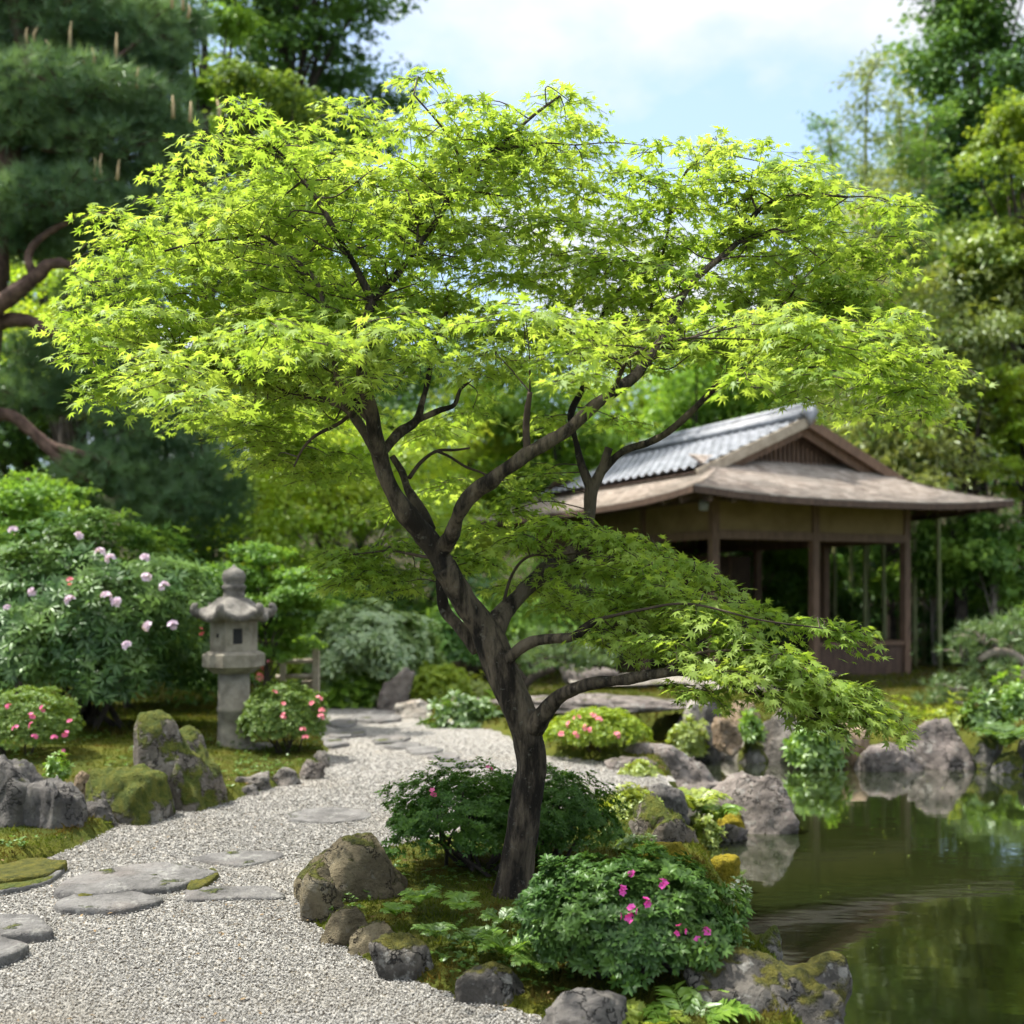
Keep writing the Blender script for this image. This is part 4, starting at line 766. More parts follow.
for i, (px, py, L, lb) in enumerate([(462, 912, .16, 'small fern in the moss left of the trunk base'), (436, 938, .13, 'tiny fern in the middle of the mossy bed'), (508, 958, .2, 'fern in the moss just left of the magenta azalea'), (478, 946, .15, 'low fern in the moss below the trunk'), (418, 905, .16, 'small fern beside the mossy boulder of the maple bed'), (540, 972, .17, 'fern tucked under the left side of the magenta azalea'), (396, 916, .12, 'tiny fern at the foot of the mossy boulder'), (500, 925, .14, 'small fern at the foot of the maple trunk')]):
    fern(lb, px, py, L, 8, .1, 'herb' if i % 2 else 'fern')
fern('fern at the right edge of the far bank', 1006, 748, .5, 11, .0, 'herb')
fern('large fern under the cloud pruned pine', 984, 728, .5, 11, .0, 'fern')
# leafy ground cover on the maple bed and the left bank
x, y = in_view(9000, 4.2, 11, 1.0); sg = sdf(GP, x, y); k = (sg > .08) & (sdf(PP, x, y) > .3) & (noise3(np.stack([x * 2.2, y * 2.2, 0 * x + 5], -1)) > .12); x, y = x[k], y[k]; n = len(x)
per = 5; P = np.stack([x, y, ground_h(x, y) + RNG.uniform(.01, .05, n)], -1); P = np.repeat(P, per, 0); a = RNG.uniform(0, 6.28, n * per); rad = np.stack([np.cos(a), np.sin(a), RNG.uniform(-.1, .6, n * per)], -1)
tag(MB().scatter(OVAL[0] * np.array([1.5, 1, 1]), OVAL[1], P, frames(np.array([0, 0, 1.0]) - rad * .3 + RNG.normal(size=P.shape) * .2, rad), RNG.uniform(.014, .034, n * per)).build('ground_cover', M['herb']), kind='stuff')
x, y = in_view(1500, 4.0, 11, 1.0); k = (sdf(GP, x, y) < .35) & (sdf(PP, x, y) > .2) & (noise3(np.stack([x * 1.5, y * 1.5, 0 * x], -1)) > -.15); x, y = x[k], y[k]; n = len(x); a = RNG.uniform(0, 6.28, n)
lm = plainmat('dead_leaf', (.13, .08, .035), (.22, .15, .07), 9)
tag(MB().scatter(OVAL[0], OVAL[1], np.stack([x, y, np.maximum(.012, ground_h(x, y) + .03)], -1), frames(rdir(n) * .4 + np.array([0, 0, 1]), np.stack([np.cos(a), np.sin(a), 0 * a], -1)), RNG.uniform(.012, .03, n)).build('leaf_litter', lm), kind='stuff')

# ------------------------------------------------------------------ stone lantern
LY = 10.55; lx = wx(234, LY); K = LY / FPX; lz = .03
la = thing('stone_lantern', 'weathered grey stone lantern with a mushroom cap and round shaft', 'lantern', (lx, LY, lz))
def Z(py): return wz(py, LY)
lc = np.array([lx, LY, 0])
p, T = rock_data(.82, .8, Z(745) - lz + .02, 301, sharp=12, sub=4, top=.8, rough=.06); p[:, 2] = np.where(p[:, 2] < 0, p[:, 2] * .3, p[:, 2]); MB().add(p + lc + (0, 0, lz), T).build('base_stone', M['granite_dark'], la)
r = 15.8 * K
MB().lathe([(0, Z(750)), (r * 1.12, Z(750)), (r * 1.12, Z(744)), (r * 1.03, Z(741)), (r * 1.0, Z(712)), (r * 1.06, Z(711)), (r * 1.06, Z(707)), (r * .99, Z(706)), (r * .98, Z(672)), (0, Z(672))], lc, 40).build('shaft', M['granite'], la)
def hexr(prof, ph=.42): 
    mb = MB(); mb.lathe(prof, lc, 6, ph); return mb
hexr([(0, Z(673)), (20 * K, Z(673)), (28 * K, Z(667)), (31 * K, Z(666)), (31 * K, Z(654)), (25 * K, Z(651)), (0, Z(650))]).build('platform', M['granite'], la, False)
fb = bpy.data.objects.new('fire_box', None); COL.objects.link(fb); fb.parent = la; fb.location = (0, 0, Z(652) - lz); fb['_org'] = [lx, LY, Z(652)]
hexr([(0, Z(652)), (23.5 * K, Z(652)), (23.5 * K, Z(618)), (0, Z(618))]).build('box_wall', M['granite'], fb, False)
ra = 23.5 * K * math.cos(math.pi / 6)
for i, (nm, w_, h0, h1) in enumerate((('hole', 3.2, 633, 637), ('window', 9, 628, 643))):
    an = .42 + math.pi / 6 + (3 if i == 0 else 4) * math.pi / 3 + (0)
    c_, s_ = math.cos(an), math.sin(an); R = np.array([[c_, -s_, 0], [s_, c_, 0], [0, 0, 1]])
    MB().box(lc + np.array([c_, s_, 0]) * (ra - .004) + np.array([0, 0, (Z(h0) + Z(h1)) / 2]), (.014, w_ * K, Z(h0) - Z(h1)), R).build(nm, M['dark'], fb, False)
# cap: six-lobed with upturned corners
V = []; na = 96
for s_, zz in [(.0, 1.0), (.25, .98), (.4, .9), (.58, .66), (.74, .4), (.86, .24), (.95, .18), (1.0, .10), (1.0, -.08), (.93, -.16), (.7, -.12), (0, -.1)]:
    a = np.arange(na + 1) * 2 * np.pi / na; lob = np.abs(np.cos(3 * (a - .42))) ** 3; R_o = 36 * K * (.90 + .13 * lob); up = .55 * lob * max(0, s_ - .62) / .38 * (1 if zz > -.1 else .7)
    V.append(np.stack([lx + R_o * s_ * np.cos(a), LY + R_o * s_ * np.sin(a), Z(618) + (zz + up * .55) * 22 * K], -1))
V = np.stack(V); f = V.reshape(-1, 3); f += (f - lc - (0, 0, Z(610))) * (.05 * fbm(f * 7, 3))[:, None]; cp = MB(); cp.grid(f.reshape(V.shape), flip=True)
for i in range(6):
    a = .42 + i * math.pi / 3; e = np.array([math.cos(a), math.sin(a), 0]); b = lc + (0, 0, Z(612))
    cp.tube(spline([b + e * 26 * K, b + e * 34 * K + (0, 0, -1.5 * K), b + e * 38.5 * K + (0, 0, 1.5 * K), b + e * 38 * K + (0, 0, 5.5 * K), b + e * 35.5 * K + (0, 0, 6 * K)], 5), np.linspace(5.6, 3.2, 21) * K, 10, .05)
cp.build('cap', M['granite_dark'], la)
MB().lathe([(11 * K, Z(598)), (10 * K, Z(592)), (10.5 * K, Z(590)), (12 * K, Z(588)), (11.5 * K, Z(585.5)), (10 * K, Z(584.5)), (9.5 * K, Z(583.5)), (11.4 * K, Z(580)), (11.6 * K, Z(575)), (9.6 * K, Z(571)), (5 * K, Z(568.5)), (2 * K, Z(566.5)), (0, Z(564))], lc, 28).build('finial', M['granite_dark'], la)

# ------------------------------------------------------------------ small wooden railing
RY = 13.4; rr_ = thing('wooden_railing', 'small weathered wooden railing with a pale post behind the round azalea', 'railing', (wx(310, RY), RY, .07))
k = RY / FPX
MB().box((wx(316, RY), RY, (wz(648, RY) + .05) / 2), (6.5 * k, 6.5 * k, wz(648, RY) - .05)).build('post', M['wood_pale'], rr_, False)
MB().box((wx(308, RY), RY + .06, (wz(681, RY) + .05) / 2), (14 * k, .05, wz(681, RY) - .05)).build('panel', M['wood_pale'], rr_, False)
for py in (661, 676): MB().tube([W3(276, py + 1, RY), W3(318, py - .5, RY)], 2.3 * k, 8).build('rail', M['wood_pale'], rr_)
MB().box((wx(283, RY), RY, (wz(652, RY) + .05) / 2), (5.5 * k, 5.5 * k, wz(652, RY) - .05)).build('post', M['wood_pale'], rr_, False)

# ------------------------------------------------------------------ pavilion (local frame: x along the front, y into the depth)
PO = (2.73, 16.5, -.1); TH = math.radians(25)
pv = thing('garden_pavilion', 'open wooden tea pavilion with brown shingle skirt and grey tiled gable roof', 'pavilion', PO, rz=TH, local=True)
A, B = 6.74, 9.0; E = 1.27; z_ = .1                            # local z = world + .1
def ez(s): return 3.04 + z_ + .36 * s + .045 * s * s
def up(x, y, s):
    d = np.minimum.reduce([np.hypot(x - a, y - b) for a in (0, A) for b in (0, B)]); return .13 * np.exp(-(d / 1.1) ** 1.3) * np.clip(1 - s / 1.5, 0, 1)
def shingles(side):
    """courses of single shingles laid on one side of the hipped skirt"""
    mb = MB(); L = A if side in 'fb' else B; smax = {'f': 2.0, 'b': 2.0, 'l': 1.45, 'r': 1.45}[side]; c = .115; n = int(smax / c)
    for i in range(n):
        s0, s1 = i * c, min(smax + .1, (i + 1.18) * c); lo, hi = (s0 if s0 < 1.5 else 1.5) , L - (s0 if s0 < 1.5 else 1.5)
        if side in 'fb' and s0 > 1.3: lo, hi = 1.25, L - 1.25
        t = lo - RNG.random() * .15
        while t < hi:
            w_ = RNG.uniform(.10, .24); a, b = max(lo, t), min(hi, t + w_ - .004); t += w_
            if b - a < .02: continue
            lift = RNG.uniform(0, .006); q = []
            for (tt, ss, dz) in ((a, s0, .03 + lift), (b, s0, .03 + lift), (b, s1, .008), (a, s1, .008), (a, s0, .006), (b, s0, .006)):
                x, y = {'f': (tt, ss), 'b': (A - tt, B - ss), 'l': (ss, B - tt), 'r': (A - ss, tt)}[side]; q.append((x, y, ez(ss) + dz + float(up(np.array(x), np.array(y), ss))))
            mb.add(q, [(0, 1, 2), (0, 2, 3), (4, 5, 1), (4, 1, 0)])
    return mb
for sd_ in 'fblr': shingles(sd_).build('shingle_skirt', M['shingle'], pv, False)
# boarding under the shingles and the fascia round the eaves
us = MB(); fa = MB()
for side in 'fblr':
    L = A if side in 'fb' else B; smax = 2.0 if side in 'fb' else 1.45; tt = np.linspace(0, 1, 60); ss = np.linspace(0, smax, 10); V = []
    for s in ss:
        m_ = min(s, 1.5); m_ = 1.25 if (side in 'fb' and s > 1.3) else m_; t = m_ + (L - 2 * m_) * tt; sv = np.full(60, s)
        x, y = {'f': (t, sv), 'b': (A - t, B - sv), 'l': (sv, B - t), 'r': (A - sv, t)}[side]; V.append(np.stack([x, y, ez(s) - .012 + up(x, y, s) - .0 * t], -1))
    V = np.stack(V); us.grid(V); e = V[0].copy(); e2 = e.copy(); e2[:, 2] -= .085; o_ = {'f': (0, -.012, 0), 'b': (0, .012, 0), 'l': (-.012, 0, 0), 'r': (.012, 0, 0)}[side]; e = e + o_ + (0, 0, .012); e2 = e2 + o_; fa.grid(np.stack([e2, e])); e3 = e2.copy(); e3 -= np.array(o_) * 5; fa.grid(np.stack([e3, e2]))
us.build('eave_boarding', M['wood'], pv); fa.build('fascia', M['wood_dark'], pv)
for i in range(15):
    x = .35 + i * (A - .7) / 14; MB().bar((x, .06, ez(.06) - .07), (x, min(E + .2, min(x, A - x) - .02), ez(min(E + .2, min(x, A - x) - .02)) - .07), .075, .10).build('rafter', M['wood_dark'], pv, False)
for i in range(17):
    y = .45 + i * (B - .9) / 16; MB().bar((.06, y, ez(.06) - .07), (min(E + .1, min(y, B - y) - .02), y, ez(min(E + .1, min(y, B - y) - .02)) - .07), .075, .10).build('rafter', M['wood_dark'], pv, False)
# tiled gable roof
xr, zr = A / 2, 4.60 + z_; y0_, y1_ = 1.46, B - 1.46
for sgn in (-1, 1):
    u_ = np.linspace(0, 1, 132); v_ = np.linspace(y0_, y1_, 300); U, Vv = np.meshgrid(u_, v_, indexing='ij')
    half = 2.27; x = xr + sgn * half * (1 - U); zb = 3.60 + z_ + (zr - 3.60 - z_) * (U + .10 * (U * U - U)); rows = 11; fr = (U * rows) % 1.0
    wv = np.abs(np.sin(Vv * math.pi / .27)); zz = zb + .055 * wv ** 1.5 + .05 * (1 - fr) + .0
    mb = MB(); mb.grid(np.stack([x, Vv, zz], -1), flip=(sgn > 0)); mb.build('tile_roof', M['tile'], pv, False)
    MB().add([(xr + sgn * half, y0_, 3.57 + z_), (xr + sgn * half, y1_, 3.57 + z_), (xr, y1_, zr - .02), (xr, y0_, zr - .02)], [(0, 1, 2), (0, 2, 3)]).build('roof_boarding', M['wood_dark'], pv, False)
rd = MB().box((xr, B / 2, zr + .10), (.26, y1_ - y0_ + .06, .16)); rd.tube([(xr, y0_ - .05, zr + .21), (xr, y1_ + .05, zr + .21)], .085, 14)
for k in (-1, 1): rd.tube([(xr + k * .17, y0_ - .03, zr + .05), (xr + k * .17, y1_ + .03, zr + .05)], .06, 10)
rd.lathe([(0, .02), (.15, .02), (.15, -.02), (0, -.02)], (0, 0, 0), 4); rd.v[-1] = rd.v[-1] @ np.array([[1, 0, 0], [0, 0, 1], [0, 1, 0]]) * np.array([1.1, 2, 1.6]) + np.array([xr, y0_ - .08, zr + .12])
rd.build('ridge', M['tile'], pv)
for yy, sg in ((y0_ - .03, 1), (y1_ + .03, -1)):
    for s in (-1, 1):
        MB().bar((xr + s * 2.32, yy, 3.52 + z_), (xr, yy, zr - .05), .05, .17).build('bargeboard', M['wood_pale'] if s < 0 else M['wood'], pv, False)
        MB().bar((xr + s * 2.10, yy + sg * .14, 3.47 + z_), (xr, yy + sg * .14, zr - .20), .06, .16).build('bargeboard', M['wood'], pv, False)
    gw = yy + sg * .42
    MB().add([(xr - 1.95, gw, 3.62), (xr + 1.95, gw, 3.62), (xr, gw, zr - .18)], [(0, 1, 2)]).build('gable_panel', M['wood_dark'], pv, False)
    gg = MB()
    for i in range(-15, 16):
        h_ = (zr - .3) - abs(i) * .11 * .46; 
        if h_ > 3.98: gg.box((xr + i * .1, gw - sg * .03, (3.93 + h_) / 2), (.045, .03, h_ - 3.93))
    gg.box((xr, gw - sg * .035, 3.91), (3.1, .05, .06)); gg.build('gable_grille', M['wood'], pv, False)
# posts, beams, walls
xs = (E, A / 2, A - E); ys = (E, E + 2.15, E + 4.3, B - E)
def post(x, y): MB().box((x, y, 1.66), (.135, .135, 3.14)).build('post', M['wood'], pv, False)
for x in xs: post(x, ys[0]); post(x, ys[3])
for y in ys[1:3]: post(xs[0], y); post(xs[2], y)
zb = 2.62
def beam(a, b): MB().bar((a[0], a[1], zb), (b[0], b[1], zb), .12, .14).build('beam', M['wood'], pv, False)
c4_ = [(xs[0], ys[0]), (xs[2], ys[0]), (xs[2], ys[3]), (xs[0], ys[3])]
for i in range(4):
    a, b = c4_[i], c4_[(i + 1) % 4]; beam(a, b)
    MB().bar((a[0], a[1], 2.94), (b[0], b[1], 2.94), .05, .49).build('plaster_band', M['plaster'], pv, False)
    MB().bar((a[0], a[1], 3.24), (b[0], b[1], 3.24), .14, .12).build('wall_plate', M['wood_dark'], pv, False)
MB().box((A / 2, B / 2, .03), (A - 2 * E + .5, B - 2 * E + .5, .22)).build('stone_floor', M['granite'], pv, False)
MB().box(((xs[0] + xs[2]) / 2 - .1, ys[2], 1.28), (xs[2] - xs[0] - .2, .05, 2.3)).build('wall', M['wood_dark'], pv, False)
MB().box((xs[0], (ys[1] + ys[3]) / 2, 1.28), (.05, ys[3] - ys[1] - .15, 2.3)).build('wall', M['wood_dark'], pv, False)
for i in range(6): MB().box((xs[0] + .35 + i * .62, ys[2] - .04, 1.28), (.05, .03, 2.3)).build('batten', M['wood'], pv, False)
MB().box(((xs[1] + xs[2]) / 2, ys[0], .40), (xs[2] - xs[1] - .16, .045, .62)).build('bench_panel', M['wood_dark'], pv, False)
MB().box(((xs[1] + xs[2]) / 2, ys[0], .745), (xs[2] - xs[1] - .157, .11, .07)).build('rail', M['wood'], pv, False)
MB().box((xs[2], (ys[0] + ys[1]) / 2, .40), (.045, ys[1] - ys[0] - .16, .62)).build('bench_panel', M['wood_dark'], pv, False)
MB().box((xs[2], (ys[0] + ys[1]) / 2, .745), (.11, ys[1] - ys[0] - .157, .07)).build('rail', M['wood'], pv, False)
MB().box((xs[2] - .3, (ys[0] + ys[2]) / 2, .44), (.42, ys[2] - ys[0] - .3, .06)).build('bench_seat', M['wood'], pv, False)
lp = MB().lathe([(0, 0), (.07, 0), (.085, -.08), (.07, -.17), (0, -.17)], (E - .55, E - .5, 3.14), 14); lp.build('eave_lamp', M['tile'], pv)

# small fallen leaves drifting on the pond
x, y = in_view(900, 5.2, 11.5, 1.0); k = (sdf(PP, x, y) < -.1) & (RNG.random(900) < .22); x, y = x[k], y[k]; n = len(x); a = RNG.uniform(0, 6.28, n)
tag(MB().scatter(OVAL[0], OVAL[1], np.stack([x, y, np.full(n, -.243)], -1), frames(rdir(n) * .15 + np.array([0, 0, 1]), np.stack([np.cos(a), np.sin(a), 0 * a], -1)), RNG.uniform(.008, .024, n)).build('floating_leaves', M['limeherb']), kind='stuff')
# ------------------------------------------------------------------ trees behind
def crown_leaves(P, S, seeds, n, leaf, ll, mat, root, flat=.9, cl=.30, upb=.8, name='crown', shell=.55):
    """n leaves in small clumps spread through the ellipsoids (centre P, half axes S)"""
    vol = np.prod(S, 1) ** (2 / 3); pick = RNG.choice(len(P), size=max(8, n // 26), p=vol / vol.sum()); d = rdir(len(pick)); r_ = RNG.random(len(pick)) ** shell
    cc = P[pick] + d * r_[:, None] * S[pick]; k = RNG.integers(0, len(cc), n); R = S[pick][k].min(1) * cl
    q = cc[k] + RNG.normal(size=(n, 3)) * R[:, None] * np.array([1.1, 1.1, .55 * flat]); out = unit(q - P[pick][k])
    nr = np.array([0, 0, upb]) + out * .5 + RNG.normal(size=(n, 3)) * .42; tp = out * .7 + RNG.normal(size=(n, 3)) * .6 + np.array([0, 0, -.35])
    MB().scatter(leaf[0], leaf[1], q, frames(nr, tp), ll * RNG.uniform(.65, 1.25, n)).build(name, M[mat], root)
LOOSE = 1.25
def tree(name, label, px, Y, yt, yb, hw, mat, n, ll, seed, group=None, cat='tree', leaf=DIAM, npad=16, flat=.6, trunk='dark_bark', tr=.16, cone=0.0, gz=None, lean=0.0, upb=.8, pr=.36):
    global RNG
    old = RNG; RNG = np.random.default_rng(seed); K = Y / FPX; cx = wx(px, Y); zt, zb_ = wz(yt, Y), wz(yb, Y); rz = (zt - zb_) / 2; zc = (zt + zb_) / 2; rx = hw * K
    bx = cx + lean; g = gh(bx, Y); root = thing(name, label, cat, (bx, Y, g), group)
    d = rdir(npad) * (RNG.random(npad) ** .42)[:, None]
    if cat == 'conifer':
        d[:, 2] = np.linspace(-.95, 1, npad); a_ = np.arange(npad) * 2.4 + RNG.random(npad); r_ = RNG.uniform(.25, 1, npad); d[:, 0] = np.cos(a_) * r_; d[:, 1] = np.sin(a_) * r_
    t = (d[:, 2] + 1) / 2; wd = 1 - cone * t
    P = np.stack([cx + d[:, 0] * rx * .78 * wd, Y + d[:, 1] * rx * .7 * wd, zc + d[:, 2] * rz * .84], -1)
    s = rx * RNG.uniform(pr * .7, pr * 1.3, npad) * (1 - .55 * cone * t); S = np.stack([s * 1.15, s * 1.0, s * flat], -1)
    crown_leaves(P, S, seed, int(n * LOOSE), leaf, ll, mat, root, upb=upb)
    tb = MB(); top = np.array([cx, Y, zc + rz * (.5 if cone < .5 else .95)]); base = np.array([bx, Y, g - .2]); ax = spline([base, (base * .55 + top * .45) + np.array([RNG.normal() * .12, 0, 0]) * rx, top], 6)
    tb.tube(ax, np.linspace(tr, tr * .18, len(ax)), 10, .1); tb.build('trunk', M[trunk], root)
    lb = MB()
    for i in range(npad):
        a = ax[min(len(ax) - 2, max(3, int(len(ax) * RNG.uniform(.35, .8))))]
        if a[2] > P[i, 2]: a = ax[4]
        lb.tube(spline([a, (a + P[i]) / 2 + np.array([0, 0, .08 * rx]), P[i]], 4), np.linspace(tr * .34, tr * .08, 9), 6)
    lb.build('limbs', M[trunk], root); RNG = old; return root

# the black pine on the left: pads of needle tufts on crooked limbs
def pine(name, label, Y, trunkpts, limbs, pads, mat, tuft, nl, per, candles=(), group=None, bark='pine_bark'):
    b = trunkpts[0]; bx = wx(b[0], Y); root = thing(name, label, 'pine', (bx, Y, gh(bx, Y)), group)
    def conv(a): return np.array([W3(p[0], p[1], Y + (p[3] if len(p) > 3 else 0)) for p in a]), np.array([p[2] for p in a]) * Y / FPX
    P, r = conv(spline(trunkpts, 7)); P[0, 2] = min(P[0, 2], gh(bx, Y) - .1); MB().tube(P, r, 14, .18).build('trunk', M[bark], root)
    for l_ in limbs:
        P, r = conv(spline(l_, 6)); P[:, 1] -= .0; MB().tube(P, r, 10, .18).build('limb', M[bark], root)
    q, nn, tt = [], [], []; tw = MB()
    for (px, py, rx, ry, dY) in pads:
        c = W3(px, py, Y + dY); k = (Y + dY) / FPX; m = int(per * rx * ry / 1000 * k * k / (9 / FPX) ** 2) ; d = rdir(m) * (RNG.random(m) ** .4)[:, None]
        p = c + d * np.array([rx, rx * .75, ry]) * k; p[:, 2] += .15 * ry * k * fbm(p * 3, 2); q.append(p); u = d * np.array([1, 1, .3]) + np.array([0, 0, .75]) + RNG.normal(size=d.shape) * .3; tt.append(u)
        for i in range(0, m, 9): tw.tube(spline([c + (0, 0, -ry * k * .6), (c + p[i]) / 2, p[i]], 3), np.linspace(.012, .004, 7) * k * 110, 4, cap=False)
    q, tt = np.concatenate(q), np.concatenate(tt); nn = rdir(len(q))
    MB().scatter(tuft[0], tuft[1], q, frames(nn, tt), nl * RNG.uniform(.75, 1.2, len(q))).build('needles', M[mat], root); tw.build('twigs', M[bark], root)
    for (px, py, h) in candles:
        k = Y / FPX; a = W3(px, py, Y - .6); MB().tube([a, a + np.array([RNG.normal() * .01, 0, h * k * .6]), a + np.array([RNG.normal() * .02, 0, h * k])], [1.8 * k, 1.5 * k, .5 * k], 6).build('candle', M['candle'], root)
pine('black_pine', 'tall dark blue green pine with reddish crooked limbs along the left edge', 16.0,
     [(-60, 760, 26), (-55, 600, 24), (-42, 450, 22), (-20, 330, 20), (-8, 220, 19), (6, 140, 17), (26, 95, 13), (28, 55, 10), (16, 10, 8), (10, -60, 6)],
     [[(0, 150, 8), (22, 136, 7), (50, 148, 5), (86, 150, 3)], [(26, 95, 5), (60, 90, 4), (100, 70, 3), (140, 40, 2)], [(-20, 320, 10, -.2), (10, 296, 8, -.3), (34, 278, 7, -.3), (52, 264, 6, -.3), (72, 266, 4.5, -.3), (86, 278, 3, -.3)], [(34, 278, 5, -.3), (28, 255, 4, -.3), (45, 235, 3.5, -.3), (80, 215, 2.5, -.3)],
      [(-30, 330, 9), (0, 322, 8), (26, 320, 7), (50, 332, 5), (75, 340, 3)], [(-40, 430, 9, .2), (3, 414, 7, .2), (34, 434, 6, .2), (68, 468, 5, .2), (90, 480, 3, .2)], [(34, 434, 5, .2), (58, 448, 5, .2), (90, 456, 4, .2), (116, 465, 3, .2)], [(20, 40, 5), (50, 20, 4), (80, -10, 3)], [(6, 140, 6), (-30, 160, 5), (-60, 170, 4)]],
     [(60, 20, 90, 40, .3), (130, 40, 60, 45, .4), (150, 70, 40, 36, .6), (70, 96, 100, 30, -.2), (150, 118, 50, 30, .2), (20, 118, 50, 28, -.4), (110, 150, 75, 26, .1), (170, 170, 45, 28, .5), (60, 200, 75, 30, -.2), (140, 212, 50, 28, .3), (-10, 190, 40, 30, .3), (20, 240, 60, 22, .3), (110, 245, 60, 22, .4), (50, 350, 50, 18, .8), (110, 300, 55, 24, .7),
      (150, 420, 70, 34, .7), (205, 470, 42, 34, .8), (110, 470, 60, 28, .6), (170, 500, 60, 30, .9), (30, 400, 50, 24, .9), (225, 505, 30, 26, 1.0), (100, 370, 70, 26, 1.0), (60, 510, 50, 20, 1.2), (180, 380, 60, 30, 1.2), (0, -20, 100, 40, .3), (170, 20, 40, 26, .8), (30, 160, 40, 18, .5), (-20, 60, 60, 30, .2)],
     'needle', TUFT, .24, 80, [(27, 44, 16), (34, 42, 14), (48, 52, 12), (70, 48, 26), (116, 62, 28), (94, 64, 16), (84, 64, 14), (137, 88, 20), (173, 118, 22), (190, 122, 20), (219, 122, 22), (95, 180, 22), (101, 178, 24), (117, 180, 20), (183, 10, 20), (172, 8, 18), (188, 18, 14)])
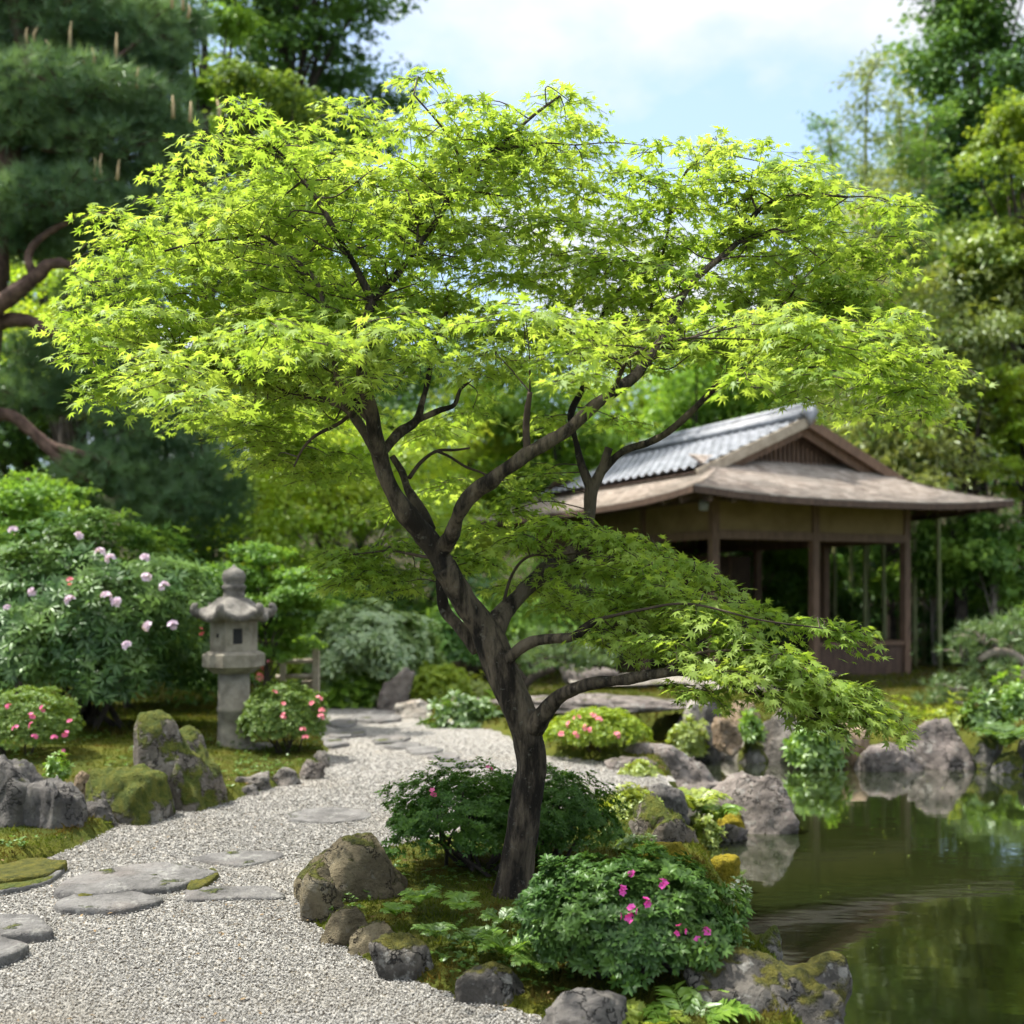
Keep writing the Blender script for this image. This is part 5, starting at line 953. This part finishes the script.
for args in [
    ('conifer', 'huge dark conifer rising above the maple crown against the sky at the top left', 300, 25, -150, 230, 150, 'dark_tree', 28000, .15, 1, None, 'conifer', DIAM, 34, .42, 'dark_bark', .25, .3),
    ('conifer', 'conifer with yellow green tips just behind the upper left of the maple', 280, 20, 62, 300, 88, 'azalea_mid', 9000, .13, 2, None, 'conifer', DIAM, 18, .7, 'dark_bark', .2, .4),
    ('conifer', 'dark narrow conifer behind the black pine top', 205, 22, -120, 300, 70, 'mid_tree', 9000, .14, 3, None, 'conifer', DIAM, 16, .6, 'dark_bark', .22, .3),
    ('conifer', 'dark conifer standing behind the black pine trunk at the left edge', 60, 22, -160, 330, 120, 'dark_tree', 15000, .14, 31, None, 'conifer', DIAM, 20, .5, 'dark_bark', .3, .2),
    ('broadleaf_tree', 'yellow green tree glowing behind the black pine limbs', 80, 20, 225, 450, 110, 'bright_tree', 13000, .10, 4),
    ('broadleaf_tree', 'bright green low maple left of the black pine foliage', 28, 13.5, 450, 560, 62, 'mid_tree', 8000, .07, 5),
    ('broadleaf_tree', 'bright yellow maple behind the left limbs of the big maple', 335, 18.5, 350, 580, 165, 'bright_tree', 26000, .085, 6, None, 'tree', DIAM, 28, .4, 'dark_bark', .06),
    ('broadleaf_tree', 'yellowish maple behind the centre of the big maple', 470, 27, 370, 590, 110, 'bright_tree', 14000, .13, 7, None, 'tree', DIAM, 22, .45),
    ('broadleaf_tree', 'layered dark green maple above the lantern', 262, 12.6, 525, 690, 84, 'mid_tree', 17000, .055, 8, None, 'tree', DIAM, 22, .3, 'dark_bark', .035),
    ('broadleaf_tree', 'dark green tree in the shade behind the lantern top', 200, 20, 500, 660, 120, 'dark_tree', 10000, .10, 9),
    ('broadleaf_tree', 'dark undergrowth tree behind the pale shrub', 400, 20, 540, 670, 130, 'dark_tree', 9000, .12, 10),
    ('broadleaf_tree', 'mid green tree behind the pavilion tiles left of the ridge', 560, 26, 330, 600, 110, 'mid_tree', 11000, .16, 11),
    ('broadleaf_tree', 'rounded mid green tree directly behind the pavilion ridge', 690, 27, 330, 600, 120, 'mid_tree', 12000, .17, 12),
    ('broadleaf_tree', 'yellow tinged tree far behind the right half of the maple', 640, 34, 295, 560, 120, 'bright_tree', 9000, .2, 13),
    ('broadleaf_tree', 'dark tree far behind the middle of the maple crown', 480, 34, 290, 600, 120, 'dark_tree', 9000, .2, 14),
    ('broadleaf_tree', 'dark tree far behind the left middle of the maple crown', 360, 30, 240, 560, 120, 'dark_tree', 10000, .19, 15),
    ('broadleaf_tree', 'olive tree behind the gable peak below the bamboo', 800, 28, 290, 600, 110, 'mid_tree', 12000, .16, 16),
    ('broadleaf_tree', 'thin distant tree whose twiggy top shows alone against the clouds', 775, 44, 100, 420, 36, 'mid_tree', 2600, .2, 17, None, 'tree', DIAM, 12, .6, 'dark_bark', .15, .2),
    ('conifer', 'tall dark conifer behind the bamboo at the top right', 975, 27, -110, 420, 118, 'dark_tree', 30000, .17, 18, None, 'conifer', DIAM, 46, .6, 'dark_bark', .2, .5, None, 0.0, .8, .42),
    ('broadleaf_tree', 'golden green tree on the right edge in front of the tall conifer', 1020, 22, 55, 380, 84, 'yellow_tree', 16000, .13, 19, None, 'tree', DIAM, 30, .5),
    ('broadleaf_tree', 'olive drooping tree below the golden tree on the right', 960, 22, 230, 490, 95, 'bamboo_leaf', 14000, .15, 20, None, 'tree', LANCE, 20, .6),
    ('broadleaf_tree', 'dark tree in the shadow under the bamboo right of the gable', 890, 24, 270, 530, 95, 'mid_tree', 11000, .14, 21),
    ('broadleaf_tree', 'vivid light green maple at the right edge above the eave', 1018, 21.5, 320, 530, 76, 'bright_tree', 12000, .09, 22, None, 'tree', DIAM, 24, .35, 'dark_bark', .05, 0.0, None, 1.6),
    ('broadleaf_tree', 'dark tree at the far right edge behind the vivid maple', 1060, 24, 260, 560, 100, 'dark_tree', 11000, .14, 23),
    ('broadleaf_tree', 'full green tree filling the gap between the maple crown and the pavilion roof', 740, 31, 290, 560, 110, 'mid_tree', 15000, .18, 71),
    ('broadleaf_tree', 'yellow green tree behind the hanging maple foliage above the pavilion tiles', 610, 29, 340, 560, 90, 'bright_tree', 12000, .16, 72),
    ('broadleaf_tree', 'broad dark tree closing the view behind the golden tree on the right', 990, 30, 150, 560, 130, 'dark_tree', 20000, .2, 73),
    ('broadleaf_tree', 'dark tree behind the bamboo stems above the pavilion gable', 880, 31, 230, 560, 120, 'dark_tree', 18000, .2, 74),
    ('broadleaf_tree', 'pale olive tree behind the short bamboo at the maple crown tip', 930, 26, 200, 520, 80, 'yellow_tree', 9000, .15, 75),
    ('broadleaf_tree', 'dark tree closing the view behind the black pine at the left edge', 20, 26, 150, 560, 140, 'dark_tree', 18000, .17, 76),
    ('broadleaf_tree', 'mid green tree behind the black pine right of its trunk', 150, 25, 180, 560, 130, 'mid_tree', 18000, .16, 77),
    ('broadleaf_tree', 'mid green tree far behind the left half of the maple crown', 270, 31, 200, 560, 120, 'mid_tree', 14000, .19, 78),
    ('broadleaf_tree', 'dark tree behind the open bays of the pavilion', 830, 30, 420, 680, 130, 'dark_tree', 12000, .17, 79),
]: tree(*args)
# broad-leaved shrubs behind the pavilion and along the right bank
gs = 'camellia shrubs behind the pavilion'
for i, (px, Y, yt, yb, hw, mt, n, ll, lb) in enumerate([
    (770, 25.5, 520, 690, 70, 'camellia', 5200, .17, 'glossy shrub seen between the dark wall and the middle post of the pavilion'),
    (850, 25.5, 500, 690, 65, 'camellia', 5200, .17, 'glossy shrub seen between the middle and right posts of the pavilion'),
    (935, 22.5, 505, 640, 62, 'camellia', 5600, .15, 'glossy leaved shrub just right of the right pavilion post'),
    (1000, 21.5, 500, 620, 66, 'camellia', 5600, .15, 'glossy leaved shrub below the right end of the eave'),
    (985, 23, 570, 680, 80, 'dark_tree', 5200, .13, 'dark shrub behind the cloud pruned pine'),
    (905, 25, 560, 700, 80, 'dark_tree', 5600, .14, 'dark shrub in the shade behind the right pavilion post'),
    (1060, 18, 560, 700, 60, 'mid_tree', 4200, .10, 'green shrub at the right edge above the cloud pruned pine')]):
    tree('camellia_shrub', lb, px, Y, yt, yb, hw, mt, n, ll, 40 + i, gs, 'shrub', OVAL, 14, .6, 'grey_bark', .06)
for i, (px, Y, yt, yb, hw, mt, lb) in enumerate([(480, 19, 560, 680, 110, 'mid_tree', 'green bush behind the trunk fork of the maple'), (600, 21, 570, 690, 100, 'mid_tree', 'green bush left of the pavilion under the low maple foliage'), (130, 14, 560, 720, 120, 'dark_tree', 'dark bush behind the rhododendron'), (0, 14, 520, 720, 90, 'dark_tree', 'dark bush at the left edge behind the rhododendron'), (330, 18, 580, 690, 120, 'dark_tree', 'dark bush in the hollow behind the wooden railing')]):
    tree('bush', lb, px, Y, yt, yb, hw, mt, 7000, .10, 60 + i, None, 'bush', DIAM, 16, .6, 'dark_bark', .06)
# pines by the water
pine('dwarf_pine', 'low spreading pine with a crooked trunk seen just right of the maple trunk', 14.0, [(520, 712, 5), (522, 690, 5), (535, 676, 4.5), (555, 668, 3.5)], [[(528, 682, 3.5), (515, 668, 3), (505, 660, 2)]], [(530, 660, 38, 14, 0), (565, 655, 40, 16, .2), (600, 662, 30, 12, .1), (545, 642, 40, 12, .3), (510, 650, 24, 10, .2), (590, 645, 34, 12, .4)], 'needle_light', TUFTW, .13, 42, bark='dark_bark')
pine('cloud_pruned_pine', 'cloud pruned pine with a bare grey trunk leaning in from the right edge', 14.6, [(1080, 760, 10), (1060, 690, 9), (1030, 668, 8), (1015, 690, 7), (990, 702, 6.5), (970, 706, 5), (945, 704, 3)], [[(1030, 668, 6), (1012, 655, 5), (995, 652, 4), (978, 660, 3)], [(1060, 690, 6), (1075, 640, 5), (1060, 620, 3)]], [(985, 636, 36, 15, 0), (1015, 628, 34, 16, .2), (962, 650, 24, 12, 0), (1000, 672, 40, 13, -.1), (955, 684, 32, 14, 0), (935, 696, 22, 10, 0), (985, 690, 30, 12, .3), (1040, 650, 30, 16, .3)], 'needle_light', TUFTW, .15, 46, bark='grey_bark')
# bamboo grove: every culm is its own plant
gb = 'bamboos on the right behind the pavilion'
bl = [(835, 24, 112, 420, 30, 'slim bamboo with a feathery top nearest the thin distant tree'), (868, 23, 62, 400, 40, 'tallest bamboo with a feathery tip standing clear against the clouds'), (898, 24, 96, 420, 34, 'feathery bamboo right of the tallest one'), (925, 23, 112, 430, 34, 'bamboo in front of the tall dark conifer'), (850, 25, 170, 460, 40, 'low olive bamboo left of the tallest one'), (885, 22, 190, 460, 44, 'drooping bamboo below the tallest one'), (915, 22, 220, 480, 44, 'dark drooping bamboo left of the golden tree'), (940, 21, 270, 520, 40, 'short bamboo drooping above the eave of the pavilion'), (865, 22, 270, 500, 44, 'short bamboo just right of the maple crown tip')]
for i, (px, Y, yt, yb, hw, lb) in enumerate(bl):
    K = Y / FPX; cx = wx(px, Y); g = gh(cx, Y); zt = wz(yt, Y); root = thing('bamboo', lb, 'bamboo', (cx, Y, g), gb); ln = RNG.normal() * .3
    ax = spline([(cx, Y, g - .1), (cx + ln * .2, Y, (g + zt) / 2), (cx + ln * .6, Y, zt - .9), (cx + ln * 1.6 + .35 * (1 if i % 2 else -1), Y - .1, zt)], 10)
    MB().tube(ax, np.concatenate([np.linspace(.05, .03, len(ax) * 2 // 3), np.linspace(.028, .005, len(ax) - len(ax) * 2 // 3)]), 8).build('culm', M['culm'], root)
    n = 120; t = RNG.uniform(0, 1, n); zb_ = wz(yb, Y); zz = zb_ + (zt - zb_) * t; idx = np.array([np.abs(ax[:, 2] - z).argmin() for z in zz]); st = ax[idx]; a = RNG.uniform(0, 6.28, n); L = hw * K * (2.1 - 1.45 * t ** 1.5) * RNG.uniform(.5, 1.1, n)
    P, tp = [], []; br_ = MB()
    for j in range(n):
        d = np.array([math.cos(a[j]), math.sin(a[j]), 0]) * L[j]; u = np.linspace(0, 1, 9)[:, None]; ln_ = st[j] + d * u + np.array([0, 0, 1.0]) * L[j] * (.55 * u - .6 * u * u); br_.tube(ln_[::2], .006, 3, cap=False)
        for _ in range(3 + 2 * (t[j] < .5)): P.append(ln_ + RNG.normal(size=(9, 3)) * .09); tp.append(np.repeat(d[None], 9, 0) / (L[j] + .01) + RNG.normal(size=(9, 3)) * .6 + np.array([0, 0, -.55]))
    P, tp = np.concatenate(P), np.concatenate(tp); MB().scatter(LANCE[0], LANCE[1], P, frames(rdir(len(P)) + np.array([0, 0, .6]), tp), RNG.uniform(.10, .19, len(P))).build('foliage', M['bamboo_leaf'] if i % 3 else M['camellia'], root); br_.build('branchlets', M['culm'], root)
# far wood closing the horizon
n = 60; xs_ = RNG.uniform(-48, 48, n); ys_ = RNG.uniform(44, 58, n); P = np.stack([xs_, ys_, ground_h(xs_, ys_) + RNG.uniform(.5, 4.5, n)], -1); S = np.stack([RNG.uniform(2.5, 4, n), RNG.uniform(2.5, 4, n), RNG.uniform(2, 3, n)], -1)
fw = MB(); k = RNG.integers(0, n, 42000); d = rdir(42000) * (RNG.random(42000) ** .4)[:, None]; q = P[k] + d * S[k]
fw.scatter(DIAM[0], DIAM[1], q, frames(d + np.array([0, 0, .6]) + RNG.normal(size=d.shape) * .4, rdir(42000)), RNG.uniform(.25, .5, 42000))
tag(fw.build('far_wood', M['dark_tree']), kind='stuff')
